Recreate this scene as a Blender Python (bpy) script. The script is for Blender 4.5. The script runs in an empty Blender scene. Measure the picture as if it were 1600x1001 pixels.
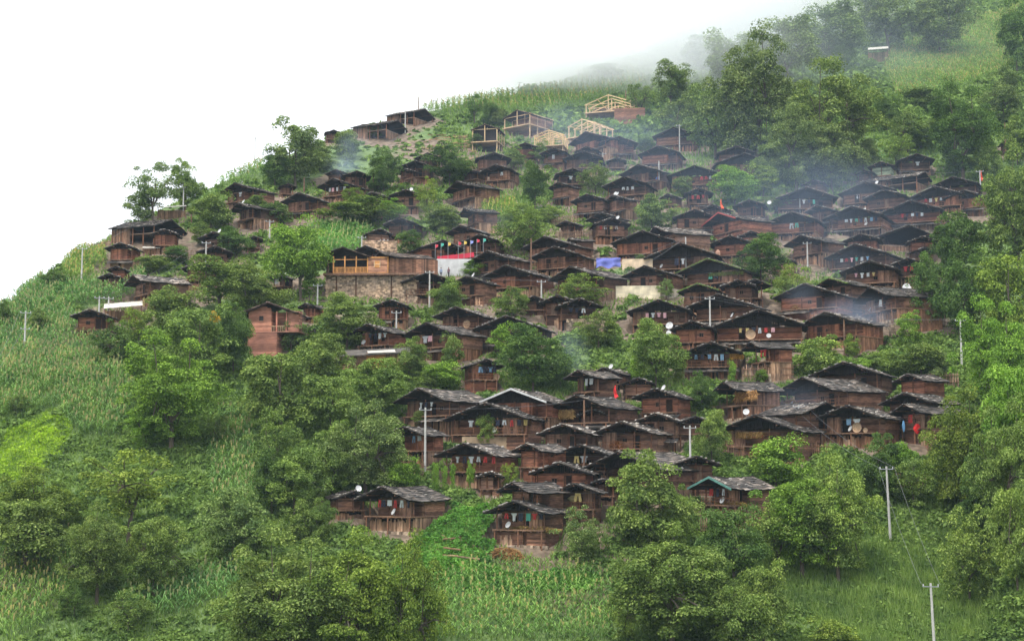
import bpy, math, random
import numpy as np
from mathutils import Vector, Matrix
R = math.radians
C = bpy.context.scene
COL = C.collection

# ------------------------------------------------------------ camera, sky, sun, exposure
F = 2198.0            # focal length in photo pixels (1600 wide)
PITCH = R(6.0)
cd = bpy.data.cameras.new('camera'); cam = bpy.data.objects.new('camera', cd); COL.objects.link(cam)
cd.sensor_width = 36.0; cd.lens = F/1600*36; cd.clip_start = 0.5; cd.clip_end = 4000
cam.location = (0, 0, 0); cam.rotation_euler = (R(90)+PITCH, 0, 0)
C.camera = cam
SUN_EL, SUN_AZ = R(58), R(215)
w = bpy.data.worlds.new('World'); C.world = w; w.use_nodes = True
nt = w.node_tree; nt.nodes.clear()
out = nt.nodes.new('ShaderNodeOutputWorld'); bg = nt.nodes.new('ShaderNodeBackground')
sky = nt.nodes.new('ShaderNodeTexSky'); sky.sky_type = 'NISHITA'; sky.sun_disc = False
sky.sun_elevation = SUN_EL; sky.sun_rotation = SUN_AZ
sc_ = nt.nodes.new('ShaderNodeVectorMath'); sc_.operation = 'SCALE'; sc_.inputs[3].default_value = 0.1
mx = nt.nodes.new('ShaderNodeMix'); mx.data_type = 'RGBA'; mx.inputs[0].default_value = 0.9
tcw = nt.nodes.new('ShaderNodeTexCoord'); sxw = nt.nodes.new('ShaderNodeSeparateXYZ'); rpw = nt.nodes.new('ShaderNodeValToRGB')   # thick white cloud over the blue, brighter overhead
nt.links.new(tcw.outputs['Generated'], sxw.inputs[0]); nt.links.new(sxw.outputs[2], rpw.inputs[0]); nt.links.new(rpw.outputs[0], mx.inputs[7])
rpw.color_ramp.elements[0].position = 0.0; rpw.color_ramp.elements[0].color = (.80, .81, .83, 1); rpw.color_ramp.elements[1].position = .9; rpw.color_ramp.elements[1].color = (1.3, 1.32, 1.35, 1)
nt.links.new(sky.outputs[0], sc_.inputs[0]); nt.links.new(sc_.outputs[0], mx.inputs[6])
nt.links.new(mx.outputs[2], bg.inputs[0]); bg.inputs[1].default_value = 1.0
nt.links.new(bg.outputs[0], out.inputs[0])
sl = bpy.data.lights.new('sun', 'SUN'); sl.energy = 1.5; sl.angle = R(12); sl.color = (1, 0.95, 0.87)
so = bpy.data.objects.new('sun', sl); COL.objects.link(so)
sdir = Vector((math.sin(SUN_AZ)*math.cos(SUN_EL), math.cos(SUN_AZ)*math.cos(SUN_EL), math.sin(SUN_EL)))
so.rotation_euler = sdir.to_track_quat('Z', 'Y').to_euler()
C.view_settings.view_transform = 'Standard'; C.view_settings.look = 'None'
C.view_settings.exposure = 0.95; C.view_settings.gamma = 1.0
C.cycles.max_bounces = 8; C.cycles.diffuse_bounces = 3; C.cycles.transparent_max_bounces = 8
C.cycles.volume_bounces = 5; C.cycles.volume_step_rate = 1.0; C.cycles.volume_max_steps = 64
C.cycles.caustics_reflective = False; C.cycles.caustics_refractive = False

# ------------------------------------------------------------ projection and terrain
def ray(px, py):
    a = (px-800)/F; c = (500.5-py)/F
    dy = math.cos(PITCH)-c*math.sin(PITCH); dz = math.sin(PITCH)+c*math.cos(PITCH)
    return a/dy, dz/dy                      # x/y and z/y
def proj(x, y, z):
    d = y*math.cos(PITCH)+z*math.sin(PITCH); v = -y*math.sin(PITCH)+z*math.cos(PITCH)
    return 800+F*x/d, 500.5-F*v/d
S, Y0 = 0.49, 172.0
_sky = [(-900,640),(-300,560),(0,478),(60,437),(120,393),(200,350),(350,280),(400,258),(520,212),(640,178),(760,153),(850,137),(950,103),(1050,72),(1150,10),(1250,-70),(1400,-130),(1700,-190),(2600,-200)]
_t = []; _Y = []
for px, py in _sky:
    t, e = ray(px, py); _t.append(t); _Y.append(min(1400, Y0/(1-min(e, .43)/S)))
def vnoise(x, y, s, seed=0):
    x = np.asarray(x, float)/s+seed*17.3; y = np.asarray(y, float)/s+seed*7.7
    xi = np.floor(x); yi = np.floor(y); fx = x-xi; fy = y-yi
    fx = fx*fx*(3-2*fx); fy = fy*fy*(3-2*fy)
    def h(a, b):
        v = np.sin(a*127.1+b*311.7+seed*3.3)*43758.5453
        return v-np.floor(v)
    return (h(xi,yi)*(1-fx)+h(xi+1,yi)*fx)*(1-fy)+(h(xi,yi+1)*(1-fx)+h(xi+1,yi+1)*fx)*fy
def sstep(v): v = np.clip(v, 0, 1); return v*v*(3-2*v)
def G(x, y):
    x = np.asarray(x, float); y = np.asarray(y, float)
    t = x/np.maximum(y, 40)
    ys = np.interp(t, _t, _Y)
    pl = S*(y-Y0)+(vnoise(x, y, 26, 1)-.5)*1.6+(vnoise(x, y, 9, 2)-.5)*.7
    pl = pl+22*sstep((t-.325)/.07)*np.exp(-((y-152)/26.)**2)      # the near spur on the right
    zs = S*(ys-Y0)-.22*(y-ys)+(vnoise(x, y, 14, 4)-.5)*1.5
    k = 1.6
    hi = np.minimum(pl, zs)-k*np.log1p(np.exp(-np.abs(pl-zs)/k))*.6
    near = -1.8-.75*np.maximum(y, 0)
    return np.maximum(hi, near)
def Gf(x, y): return float(G(x, y))
_ys = np.concatenate([np.arange(112, 420, .5), np.arange(420, 900, 1.5)])
def solve(px, py, H=0.0, ymin=112):
    """the first place along the sight line of this photo point where something H tall has its top there"""
    t, e = ray(px, py)
    ys = _ys[_ys >= ymin]
    f = G(t*ys, ys)+H-e*ys
    i = int(np.argmax(f >= 0))
    if f[i] < 0: i = int(np.argmax(f))
    y = ys[i]
    if i > 0 and f[i] >= 0 and f[i-1] < 0: y = ys[i-1]+(ys[i]-ys[i-1])*(-f[i-1])/(f[i]-f[i-1])
    return float(t*y), float(y)

# ------------------------------------------------------------ materials
def rgb(r, g, b): return (r, g, b, 1)
def newmat(name):
    m = bpy.data.materials.new(name); m.use_nodes = True; n = m.node_tree; n.nodes.clear()
    return m, n, n.nodes.new('ShaderNodeOutputMaterial')
def N(n, t, **kw):
    o = n.nodes.new(t)
    for k, v in kw.items(): setattr(o, k, v)
    return o
def mixc(n, fac, a, b, blend='MIX'):
    m = N(n, 'ShaderNodeMix', data_type='RGBA', blend_type=blend)
    for i, v in ((0, fac), (6, a), (7, b)):
        if hasattr(v, 'links'): n.links.new(v, m.inputs[i])
        else: m.inputs[i].default_value = v
    return m.outputs[2]
def ramp(n, src, stops):
    r = N(n, 'ShaderNodeValToRGB'); cr = r.color_ramp
    while len(cr.elements) < len(stops): cr.elements.new(.5)
    for e, (p, c) in zip(cr.elements, stops): e.position = p; e.color = c
    n.links.new(src, r.inputs[0]); return r.outputs[0]
def noise(n, scale, detail=4, vec=None, kind='Object'):
    tx = N(n, 'ShaderNodeTexNoise'); tx.inputs['Scale'].default_value = scale; tx.inputs['Detail'].default_value = detail
    if vec is None:
        tc = N(n, 'ShaderNodeTexCoord'); vec = tc.outputs[kind]
    n.links.new(vec, tx.inputs['Vector']); return tx.outputs['Fac']
def leafmat(name, lo, mid, hi, trans=.3, tint=True):
    m, n, o = newmat(name)
    g = N(n, 'ShaderNodeNewGeometry')
    c = ramp(n, g.outputs['Random Per Island'], [(0, lo), (.5, mid), (1, hi)])
    tc = N(n, 'ShaderNodeTexCoord'); gp = N(n, 'ShaderNodeNewGeometry')
    nz = noise(n, .35, 3, gp.outputs['Position'])
    v = ramp(n, nz, [(.3, rgb(.62,.68,.72)), (.7, rgb(1.3,1.25,1.05))])
    c = mixc(n, 1.0, c, v, 'MULTIPLY')
    if tint:
        oi = N(n, 'ShaderNodeObjectInfo'); c = mixc(n, 1.0, c, oi.outputs['Color'], 'MULTIPLY')
    d = N(n, 'ShaderNodeBsdfDiffuse'); t = N(n, 'ShaderNodeBsdfTranslucent'); s = N(n, 'ShaderNodeMixShader')
    s.inputs[0].default_value = trans
    n.links.new(c, d.inputs[0]); n.links.new(mixc(n, 1.0, c, rgb(1.2,1.25,.7), 'MULTIPLY'), t.inputs[0])
    n.links.new(d.outputs[0], s.inputs[1]); n.links.new(t.outputs[0], s.inputs[2]); n.links.new(s.outputs[0], o.inputs[0])
    return m
def woodmat(name, a, b, island=.5, vscale=(1,1,9), rough=.85, tint=True, spec=.25):
    m, n, o = newmat(name)
    tc = N(n, 'ShaderNodeTexCoord'); mp = N(n, 'ShaderNodeMapping'); mp.inputs['Scale'].default_value = vscale
    n.links.new(tc.outputs['Object'], mp.inputs[0])
    f = noise(n, 1.4, 5, mp.outputs[0])
    c = ramp(n, f, [(.3, a), (.7, b)])
    g = N(n, 'ShaderNodeNewGeometry')
    v = ramp(n, g.outputs['Random Per Island'], [(0, rgb(1-island, 1-island, 1-island)), (1, rgb(1+island, 1+island*.95, 1+island*.9))])
    c = mixc(n, 1.0, c, v, 'MULTIPLY')
    f2 = noise(n, .5, 3); st = ramp(n, f2, [(.35, rgb(.7,.72,.75)), (.65, rgb(1.15,1.1,1.05))])
    c = mixc(n, 1.0, c, st, 'MULTIPLY')
    if tint:
        oi = N(n, 'ShaderNodeObjectInfo'); c = mixc(n, 1.0, c, oi.outputs['Color'], 'MULTIPLY')
    p = N(n, 'ShaderNodeBsdfPrincipled'); n.links.new(c, p.inputs['Base Color'])
    p.inputs['Roughness'].default_value = rough; p.inputs['Specular IOR Level'].default_value = spec
    n.links.new(p.outputs[0], o.inputs[0]); return m
def plain(name, col, rough=.7, ns=3.0, amt=.25, tint=False, metal=0):
    m, n, o = newmat(name)
    f = noise(n, ns, 4)
    c = mixc(n, 1.0, col, ramp(n, f, [(.3, rgb(1-amt,1-amt,1-amt)), (.7, rgb(1+amt,1+amt,1+amt))]), 'MULTIPLY')
    if tint:
        oi = N(n, 'ShaderNodeObjectInfo'); c = mixc(n, 1.0, c, oi.outputs['Color'], 'MULTIPLY')
    p = N(n, 'ShaderNodeBsdfPrincipled'); n.links.new(c, p.inputs['Base Color'])
    p.inputs['Roughness'].default_value = rough; p.inputs['Metallic'].default_value = metal
    n.links.new(p.outputs[0], o.inputs[0]); return m

def slatemat(name, a, b, island, *_):
    m = woodmat(name, a, b, .05, (1.3,1.3,1.3), .8, True, .3); n = m.node_tree
    g = N(n, 'ShaderNodeNewGeometry'); bs = [q for q in n.nodes if q.type == 'BSDF_PRINCIPLED'][0]; src = bs.inputs['Base Color'].links[0].from_socket
    v = ramp(n, g.outputs['Random Per Island'], [(0, rgb(.4,.4,.42)), (.5, rgb(.85,.83,.8)), (.86, rgb(1.5,1.42,1.35)), (.95, rgb(2.6,2.5,2.4))])
    n.links.new(mixc(n, 1.0, src, v, 'MULTIPLY'), bs.inputs['Base Color']); return m
M = {}
M['log'] = woodmat('weathered_logs', rgb(.105,.06,.044), rgb(.315,.178,.122), .5)
M['plank'] = woodmat('vertical_planks', rgb(.14,.10,.075), rgb(.37,.27,.20), .55, (7,7,1))
M['dark'] = woodmat('soot_and_shade_timber', rgb(.012,.010,.010), rgb(.036,.028,.025), .4, (2,2,6))  # near-black: soot, plus eave and recess shade put into the colour
M['beam'] = woodmat('old_beams', rgb(.12,.07,.05), rgb(.25,.15,.10), .35, (3,3,3))
M['newwood'] = woodmat('fresh_timber', rgb(.40,.29,.17), rgb(.60,.47,.32), .35, (3,3,3))
M['orange'] = woodmat('varnished_pine', rgb(.42,.19,.06), rgb(.62,.31,.11), .2, (3,3,3), .6)
M['pink'] = woodmat('red_brown_logs', rgb(.30,.14,.10), rgb(.46,.235,.17), .4, (1,1,9))
M['slate'] = slatemat('roof_slates', rgb(.058,.054,.051), rgb(.145,.133,.122), .5, (1,1,1), .75, True, .4)
M['roofstone'] = woodmat('roof_weights', rgb(.2,.195,.185), rgb(.42,.41,.39), .45, (2,2,2))
M['stone'] = woodmat('stones', rgb(.22,.17,.13), rgb(.46,.37,.28), .55, (2,2,2))
M['white'] = plain('white_paint', rgb(.5,.5,.5), .7, .9, .2)
M['dish'] = plain('dish_paint', rgb(.5,.5,.5), .6, 3, .25)
M['cream'] = plain('cream_plaster', rgb(.46,.40,.30), .9, .8, .4, tint=True)
M['sheet'] = plain('pale_sheet', rgb(.5,.47,.41), .6, 1.2, .25)
M['concrete'] = plain('pole_concrete', rgb(.42,.41,.39), .85, 1.5, .2)
M['steel'] = plain('galvanised_steel', rgb(.3,.31,.32), .5, 3, .2, metal=.5)
M['cloth'] = plain('cotton_cloth', rgb(1,1,1), .9, 5, .12, tint=True)
M['straw'] = woodmat('straw', rgb(.36,.25,.12), rgb(.6,.43,.2), .4, (6,6,1))
M['wicker'] = woodmat('wicker', rgb(.32,.22,.14), rgb(.5,.36,.24), .2, (8,8,8))
M['wire'] = plain('wire_metal', rgb(.16,.16,.17), .7)
M['soil'] = plain('bare_soil', rgb(.26,.17,.11), .95, 1.2, .35)
M['bark'] = woodmat('bark', rgb(.07,.055,.042), rgb(.17,.14,.11), .3, (3,3,1), tint=False)
M['leaf'] = leafmat('tree_leaves', rgb(.068,.112,.03), rgb(.148,.22,.056), rgb(.30,.385,.13))
M['bush'] = leafmat('undergrowth_leaves', rgb(.07,.12,.032), rgb(.13,.21,.055), rgb(.23,.33,.10), tint=False)
M['grass'] = leafmat('grass_blades', rgb(.10,.17,.045), rgb(.17,.27,.07), rgb(.27,.36,.13), tint=False)
M['corn'] = leafmat('maize_leaves', rgb(.08,.16,.05), rgb(.15,.27,.085), rgb(.25,.37,.15), tint=True)
M['tassel'] = leafmat('maize_tassels', rgb(.18,.19,.09), rgb(.27,.26,.13), rgb(.37,.32,.17), tint=True)
M['broad'] = leafmat('squash_leaves', rgb(.07,.17,.035), rgb(.12,.28,.06), rgb(.2,.40,.10), tint=False)
M['lime'] = leafmat('lime_green_crop', rgb(.22,.36,.03), rgb(.32,.48,.05), rgb(.42,.55,.10), tint=False)
M['flower'] = leafmat('yellow_blossom', rgb(.5,.30,.05), rgb(.65,.42,.06), rgb(.75,.55,.12), tint=False)
# ground: soil and grass mixed by the trodden-ground attribute and noise
m, n, o = newmat('hillside_soil_and_grass')
at = N(n, 'ShaderNodeAttribute'); at.attribute_name = 'trodden'
gp = N(n, 'ShaderNodeNewGeometry')
f1 = noise(n, .12, 5, gp.outputs['Position']); f2 = noise(n, 1.1, 6, gp.outputs['Position'])
grass = mixc(n, ramp(n, f2, [(.3, rgb(0,0,0)), (.7, rgb(1,1,1))]), rgb(.055,.10,.028), rgb(.15,.22,.065))
soil = mixc(n, ramp(n, f2, [(.35, rgb(0,0,0)), (.65, rgb(1,1,1))]), rgb(.09,.065,.045), rgb(.23,.17,.12))
ad = N(n, 'ShaderNodeMath', operation='MULTIPLY_ADD'); n.links.new(f1, ad.inputs[0]); ad.inputs[1].default_value = .9
n.links.new(at.outputs['Fac'], ad.inputs[2])
k = ramp(n, ad.outputs[0], [(.62, rgb(0,0,0)), (.85, rgb(1,1,1))])
c = mixc(n, k, grass, soil)
p = N(n, 'ShaderNodeBsdfPrincipled'); p.inputs['Roughness'].default_value = .95; n.links.new(c, p.inputs['Base Color'])
bp = N(n, 'ShaderNodeBump'); bp.inputs['Strength'].default_value = .6; bp.inputs['Distance'].default_value = .3
n.links.new(f2, bp.inputs['Height']); n.links.new(bp.outputs[0], p.inputs['Normal'])
n.links.new(p.outputs[0], o.inputs[0]); M['ground'] = m

# ------------------------------------------------------------ mesh helpers
def npmesh(name, V, Q, mats, midx=None):
    me = bpy.data.meshes.new(name); V = np.asarray(V, np.float32); Q = np.asarray(Q, np.int32); nq, kk = Q.shape
    me.vertices.add(len(V)); me.vertices.foreach_set('co', V.ravel())
    me.loops.add(nq*kk); me.loops.foreach_set('vertex_index', Q.ravel())
    me.polygons.add(nq); me.polygons.foreach_set('loop_start', np.arange(0, nq*kk, kk, dtype=np.int32))
    if midx is not None: me.polygons.foreach_set('material_index', np.asarray(midx, np.int32))
    for m in mats: me.materials.append(m)
    me.update(calc_edges=True); return me
class MB:
    def __init__(s): s.v = []; s.f = []; s.m = []
    def quadbox(s, P, mi=0):
        b = len(s.v); s.v += P
        for q in ((0,3,2,1),(4,5,6,7),(0,1,5,4),(1,2,6,5),(2,3,7,6),(3,0,4,7)): s.f.append(tuple(b+i for i in q)); s.m.append(mi)
    def box(s, x0, y0, z0, x1, y1, z1, mi=0):
        s.quadbox([(x0,y0,z0),(x1,y0,z0),(x1,y1,z0),(x0,y1,z0),(x0,y0,z1),(x1,y0,z1),(x1,y1,z1),(x0,y1,z1)], mi)
    def face(s, P, mi=0):
        b = len(s.v); s.v += P; s.f.append(tuple(range(b, b+len(P)))); s.m.append(mi)
    def bar(s, a, b, r, mi=0, n=4, r2=None):
        a = Vector(a); b = Vector(b); d = (b-a).normalized(); r2 = r if r2 is None else r2
        u = d.cross(Vector((0,0,1)) if abs(d.z) < .9 else Vector((1,0,0))).normalized(); v = d.cross(u)
        k = len(s.v)
        for c, rr in ((a, r), (b, r2)):
            for i in range(n):
                g = 2*math.pi*(i+.5)/n; s.v.append(tuple(c+(u*math.cos(g)+v*math.sin(g))*rr))
        for i in range(n):
            j = (i+1) % n; s.f.append((k+i, k+n+i, k+n+j, k+j)); s.m.append(mi)
        s.f.append(tuple(k+i for i in range(n))); s.m.append(mi)
        s.f.append(tuple(k+n+i for i in reversed(range(n)))); s.m.append(mi)
    def build(s, name, mats, parent=None, color=None):
        if not s.v: return None
        me = bpy.data.meshes.new(name); me.from_pydata(s.v, [], s.f)
        if not isinstance(mats, (list, tuple)): mats = [mats]
        for m in mats: me.materials.append(m)
        if len(mats) > 1: me.polygons.foreach_set('material_index', s.m)
        o = bpy.data.objects.new(name, me); COL.objects.link(o)
        if parent: o.parent = parent
        if color: o.color = color
        return o
def tag(o, label=None, cat=None, group=None, kind=None):
    if label: o['label'] = label
    if cat: o['category'] = cat
    if group: o['group'] = group
    if kind: o['kind'] = kind
    return o
def thing(name, loc, rz=0):
    o = bpy.data.objects.new(name, None); COL.objects.link(o); o.empty_display_size = .3
    o.location = loc; o.rotation_euler = (0, 0, rz); return o
# ------------------------------------------------------------ houses: apex x, apex y, left end, right end in the photo (each is given its own distance and real size), look, label
# look: o open corner, O veranda across the front, f closed front; P planks S stone L logs T posts below; R reddish K sooty W greyed; B railing; D dish; M moss; after | laundry colours
HOUSES = [
(366,286,347,434,'fPD|w','dark house under the skyline cornfield with a white sheet on its wall'),
(372,317,362,441,'fPKD','low long-roofed house directly below the house with the white sheet'),
(268,343,174,291,'TK','long open-sided barn on the left ridge with a sagging slate roof'),
(256,358,237,283,'fPR','small red-brown house in front of the long open barn'),
(187,379,167,223,'fPR','small red-brown house standing alone on the left ridge below the open barn'),
(333,362,312,375,'oPKD','dark house among bushes with a white dish on its roof, left of the centre ridge'),
(397,369,387,406,'fK','tiny roof peeping out of the bushes right of the dish-topped ridge house'),
(466,301,443,529,'fP','brown house with a broad front below the big dark skyline tree'),
(451,287,435,462,'fK','small black gable between two pale poles under the skyline tree'),
(520,279,497,573,'OPK|wpwkw','dark house with a crowded line of pale washing, beside the blue smoke'),
(524,265,510,552,'fK','smoke-veiled roof nearest the blue smoke plume'),
(558,267,538,577,'fP','steep dark gable just left of the dark round tree by the smoke'),
(580,300,559,630,'fPK','house with a long dark roof above the round green bushes'),
(634,296,612,656,'fPD','house with a plain plank front and a white dish on its pale lower wall'),
(648,251,624,681,'fK','blue-tinged roof right of the dark round tree near the smoke'),
(630,263,619,664,'oPR','house with a reddish panel under a level roof, right of the dark round tree'),
(668,239,650,690,'fK','small dark roof above the round green tree below the felled timber'),
(713,283,696,785,'oP','wide brown house with two storeys and a small dish, below the round green tree'),
(622,188,548,637,'TK','long dark barn on the skyline above the terraced garden'),
(664,170,600,677,'TW','thin low roof on the skyline, highest of the left-hand ridge roofs'),
(521,203,506,532,'fK','small dark shed on the skyline right of the big spreading tree'),
(772,238,743,796,'fP','tall dark-fronted house below the timber frame with black sheeting'),
(774,257,752,812,'OPB|w','house with an open front and a pale figure-like garment, above the dark tall tree'),
(731,264,720,764,'fPK','level dark roof between the round green tree and the open-fronted house'),
(594,346,568,612,'fPW','pale-walled dark gable left of two joined gables, above the stone terrace wall'),
(623,340,600,662,'oPK','dark joined gable with a deep open corner, right of the pale-walled one'),
(725,325,715,781,'oP','dark house with an upright plank front below the terraced beans'),
(719,352,697,767,'fP','smoke-dimmed gable above the row of coloured flags'),
(748,366,724,792,'OK','dark gable just above the right end of the row of coloured flags'),
(570,384,540,622,'fK','dark roof directly behind the house with the varnished pine balustrade'),
(693,375,642,724,'oPR','house whose front stands behind the row of coloured flags'),
(820,223,801,839,'fR','tiny gable with a reddish lower wall below the collapsed timber frame'),
(863,231,845,893,'OPB|w','house with one square white cloth under the pale timber frames'),
(915,229,900,946,'fK','blue-grey roof behind a wider dark gable, below the large smoky house'),
(910,236,883,946,'fPK','wide dark gable directly right of the house with the square white cloth'),
(914,206,892,992,'oPR','large smoky house with a reddish panel just below the open rafters'),
(967,213,935,993,'oPRo','house with bright orange-brown boards and a hanging mat, right of the smoky one'),
(1052,199,1022,1089,'fP','highest right-hand house, standing behind a tall pale pole'),
(1102,203,1088,1116,'fK','small black gable right of the highest right-hand house'),
(1028,228,1000,1071,'oPRB','brown house with an orange door panel below the round dark tree by the pole'),
(895,263,865,917,'OPK|w','dark house with one long white cloth, above the pale feathery tree'),
(871,285,857,909,'fP','low plain house right of the dark tall tree in the middle of the village'),
(996,257,970,1056,'oPK','long-roofed house with a blue bundle at its side, next to a tall pole'),
(975,276,945,1031,'OPK|www','dark house with white washing and a heap, right of the pale feathery tree'),
(916,303,894,963,'fP','tall plain gable over a fence of upright stakes in the middle of the village'),
(957,305,945,1001,'oPDD','house with a level pale roof carrying two white dishes'),
(937,332,917,985,'fK','dark roof just behind the gable with red and white washing on its wall'),
(957,340,918,981,'fPD|rwyw','house with red and white washing bunched on its front wall'),
(1042,303,1031,1067,'fPK','plain small gable left of the house with the red shirt'),
(963,246,950,978,'fK','small dark roof above the house by the tall pole with the blue bundle'),
(1150,228,1120,1176,'fPK','smoke-dimmed gable below the lone bare trunk of the forest'),
(1181,232,1175,1203,'fK','short roof end to the right of the smoke-dimmed gable below the forest'),
(1163,239,1122,1201,'fPK','wide black gable just below the forest edge, under the smoke-dimmed gable'),
(1085,258,1048,1128,'OPRM|rrw','leafy-roofed house with bright red cloths beside the bright green tree'),
(1092,294,1066,1111,'OPK|rrr','dark gable with red shirts below the bright green tree'),
(1085,327,1055,1113,'fP','dark gable directly left of the gable with red edging'),
(1123,332,1098,1206,'fLRt','house with a red-edged gable and a log front, under the red and yellow flag'),
(1235,331,1200,1293,'oPRB|wg','brown house with a low tin porch and a green garment, right of the red-edged gable'),
(1173,361,1153,1194,'fR','tiny gable under the long side of the red-edged house'),
(1140,368,1110,1179,'fPR','reddish house with a hanging basket at its left corner'),
(1270,281,1255,1291,'fK','small black gable at the foot of the forest right of the lone trunk'),
(1260,292,1208,1302,'OPK|wkg','low wide house with a deep open veranda behind a tall pole, below the forest'),
(1275,321,1258,1314,'fK','small dark gable between the low wide veranda house and the railed laundry house'),
(1330,322,1289,1389,'OPBDD|wwgkwbk','house with a railed veranda full of pale washing and two dishes'),
(1352,284,1314,1406,'oPD|w','long-roofed smoky house with a white dish at its left corner'),
(1380,296,1352,1432,'fPK','blank blue-shadowed gable between the long smoky house and the far right gables'),
(1375,253,1358,1402,'fg','small house with pale teal boards below the forest'),
(1350,266,1338,1368,'fK','tiny dark shed left of the teal-boarded house'),
(1432,240,1398,1456,'OPK|w','topmost gable at the right, under the large right-hand tree'),
(1445,268,1344,1457,'TW','long pale-roofed building sloping down below the teal-boarded house'),
(1488,276,1455,1532,'OPKD','wide gable next to the pole with the red flag at far right'),
(1460,291,1422,1502,'OPR|rwyw','gable with red and cream washing, below the wide gable near the red flag'),
(1505,297,1478,1546,'fR','reddish gable at the far right, above the dark round trees'),
(1565,281,1541,1592,'fK','black roof end half behind the huge tree at the right edge'),
(1422,313,1380,1481,'OPR|rkwkw','wide reddish gable with a thin line of dark and white washing'),
(1420,352,1324,1466,'TR','long house with big open bays between orange-brown posts'),
(1441,369,1420,1461,'fR','small house end below the long house with open bays'),
(1250,367,1228,1322,'oLP','tall gable behind a pole with two insulators, above the light feathery tree'),
(1335,381,1292,1406,'OPKD|wrpgwb','dark house with white, red and green washing in the right-hand village'),
(1357,407,1318,1398,'OP|pwwy','house with a white square cloth and a pink cloth under a black gable'),
(1446,386,1420,1459,'fK','black roof end above the red washing beside the dark round trees'),
(1417,403,1392,1442,'OPK|krry','house corner with bright red washing above the largest white dish'),
(1295,434,1270,1357,'fKM','black gable behind the wide house with the blue smoky doorway'),
(1256,443,1212,1335,'oLR','wide log house with a blue smoky open doorway'),
(1358,448,1337,1471,'OPBD|w','long house with a railed gallery directly below the largest white dish'),
(1288,487,1250,1383,'oPRB','smoky-roofed house with reddish boards behind the light green bushes at right'),
(850,369,820,932,'fP','long low roof behind a tall thin pole, above the grey-fenced house'),
(889,372,884,930,'fK','second low dark roof behind the house beside the blue tarpaulin'),
(865,385,832,933,'oPB','house just left of the blue tarpaulin with a grey stake fence'),
(1003,360,960,1060,'fPR','large rust-red house above the cream stone terrace'),
(1022,354,1005,1112,'fPW','broad slate roof stretching behind the large rust-red house'),
(1063,380,1012,1119,'OPKD|kw','dark house behind a tall pole with a broken plank fence, right of the rust-red one'),
(1006,415,975,1072,'oC','house standing on the bright cream plastered wall'),
(1105,404,1060,1187,'OPM|gk','dark house with a garland of green fodder along its veranda'),
(1090,443,1062,1133,'fPM','low gable under the green-garlanded veranda, with a mossy edge'),
(1180,436,1135,1201,'fK','dark roof sloping down left, below the dark round tree in the right village'),
(1028,468,985,1086,'OPK|pwpp','dark house with pink shirts on its line and a round white dish below'),
(1120,459,1075,1202,'OPD','house with a fence of thin pale stakes before its long front'),
(789,414,755,866,'oPR','house below the flag-row gable, standing left of the feathery light trees'),
(760,392,734,832,'oP','gable immediately right of the long red banner'),
(728,431,706,784,'fLD','house with a broad wall of rounded logs and a small dish at its foot'),
(668,425,631,708,'OPKB','house behind the bundle of slanting cables and tall pole'),
(890,416,861,986,'oPK','long house running below the blue tarpaulin'),
(870,461,845,906,'fLK','gable of stacked dark logs behind a tall pole'),
(905,466,867,936,'OPK|kkw','forward gable with a shadowed lower porch of dark and white washing'),
(790,493,745,871,'fPK','long dark roof above the biggest dark tree in the village centre'),
(711,479,680,776,'OPK','blue-shadowed gable with a round winnowing basket on its wall'),
(665,504,632,761,'OLP|wp','large house with a row of white insulators and barred lower windows'),
(573,506,548,638,'OPRD|kkww','house with an open front full of hung tools, beside a bare tall pole'),
(609,468,585,642,'fR','small house with an ochre end wall below the long stone wall'),
(476,474,466,506,'fR','small house with a bright rust-red door, left of the balustrade house'),
(430,428,419,458,'OK|w','half-hidden house behind the tall green tree left of the balustrade house'),
(170,427,155,196,'fK','left end roof of the low row beside the three slanting ridge trees'),
(207,429,193,296,'oPW','long low slate-roofed house with vertical planks on the left hillside'),
(312,409,288,346,'fP','house with straw on its ledge behind a tall pole on the left hillside'),
(180,416,168,204,'fLR','tiny log hut above the long low house on the left hillside'),
(140,483,115,186,'fPR','house on the left slope beside the bright pale sheet roof'),
(760,561,720,784,'OLR|bkkkkb','small house with a row of navy trousers, left of the biggest dark tree'),
(653,606,617,765,'OPK|wkw','big dark house whose wide slate roof drops to the right, left of the white-edged gable'),
(799,607,750,887,'oPRt2','house whose gable is edged by one long pale strip'),
(757,629,700,867,'OLBD|wkrykwrky','large house with yellow, white and red washing on a deep balcony'),
(629,666,603,700,'OPR|bww','house with a pale flat-slate roof and blue barrel at its left corner'),
(724,692,682,815,'OPR|wkwwrr','house behind the vine-covered poles with straw and red pots on its ledge'),
(822,692,800,890,'fLR','house with a clean square wall of red-brown logs right of the vine poles'),
(902,578,885,971,'OK|ww','smoky-roofed house just right of the biggest dark tree'),
(942,559,920,986,'OPD|wk','low house with hay and a basket behind the steep dark tree'),
(1022,607,990,1081,'fLRD','pale red log house with a dish on its roof, right of the hanging red flag'),
(900,617,860,1001,'OLK','large house with cream drying grain beside the hanging red flag'),
(878,662,841,935,'fPW','rough hut of pale uneven poles beneath the house with drying grain'),
(970,658,930,1056,'OLW','grey log house with orange dry leaves on its porch'),
(1086,650,1050,1110,'fLK','narrow house with a plank ledge left of the bushy ivy column'),
(1110,534,1069,1166,'OLP|bkbwb','house with pale blue washing on its ledge, above a weathered fence'),
(1172,534,1160,1241,'OPR|rr','red-boarded house with red cloth, joined to the house with pale blue washing'),
(1080,501,1050,1112,'fPR','plain reddish house behind the tall grey pole, under the stake-fenced one'),
(1185,483,1117,1262,'OPRD|yykwrp','widest house of the middle right with a pink sheet and big winnowing tray'),
(1317,565,1270,1396,'OLK','shadowed house with one bright corner post, above the hay-heap house'),
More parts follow.
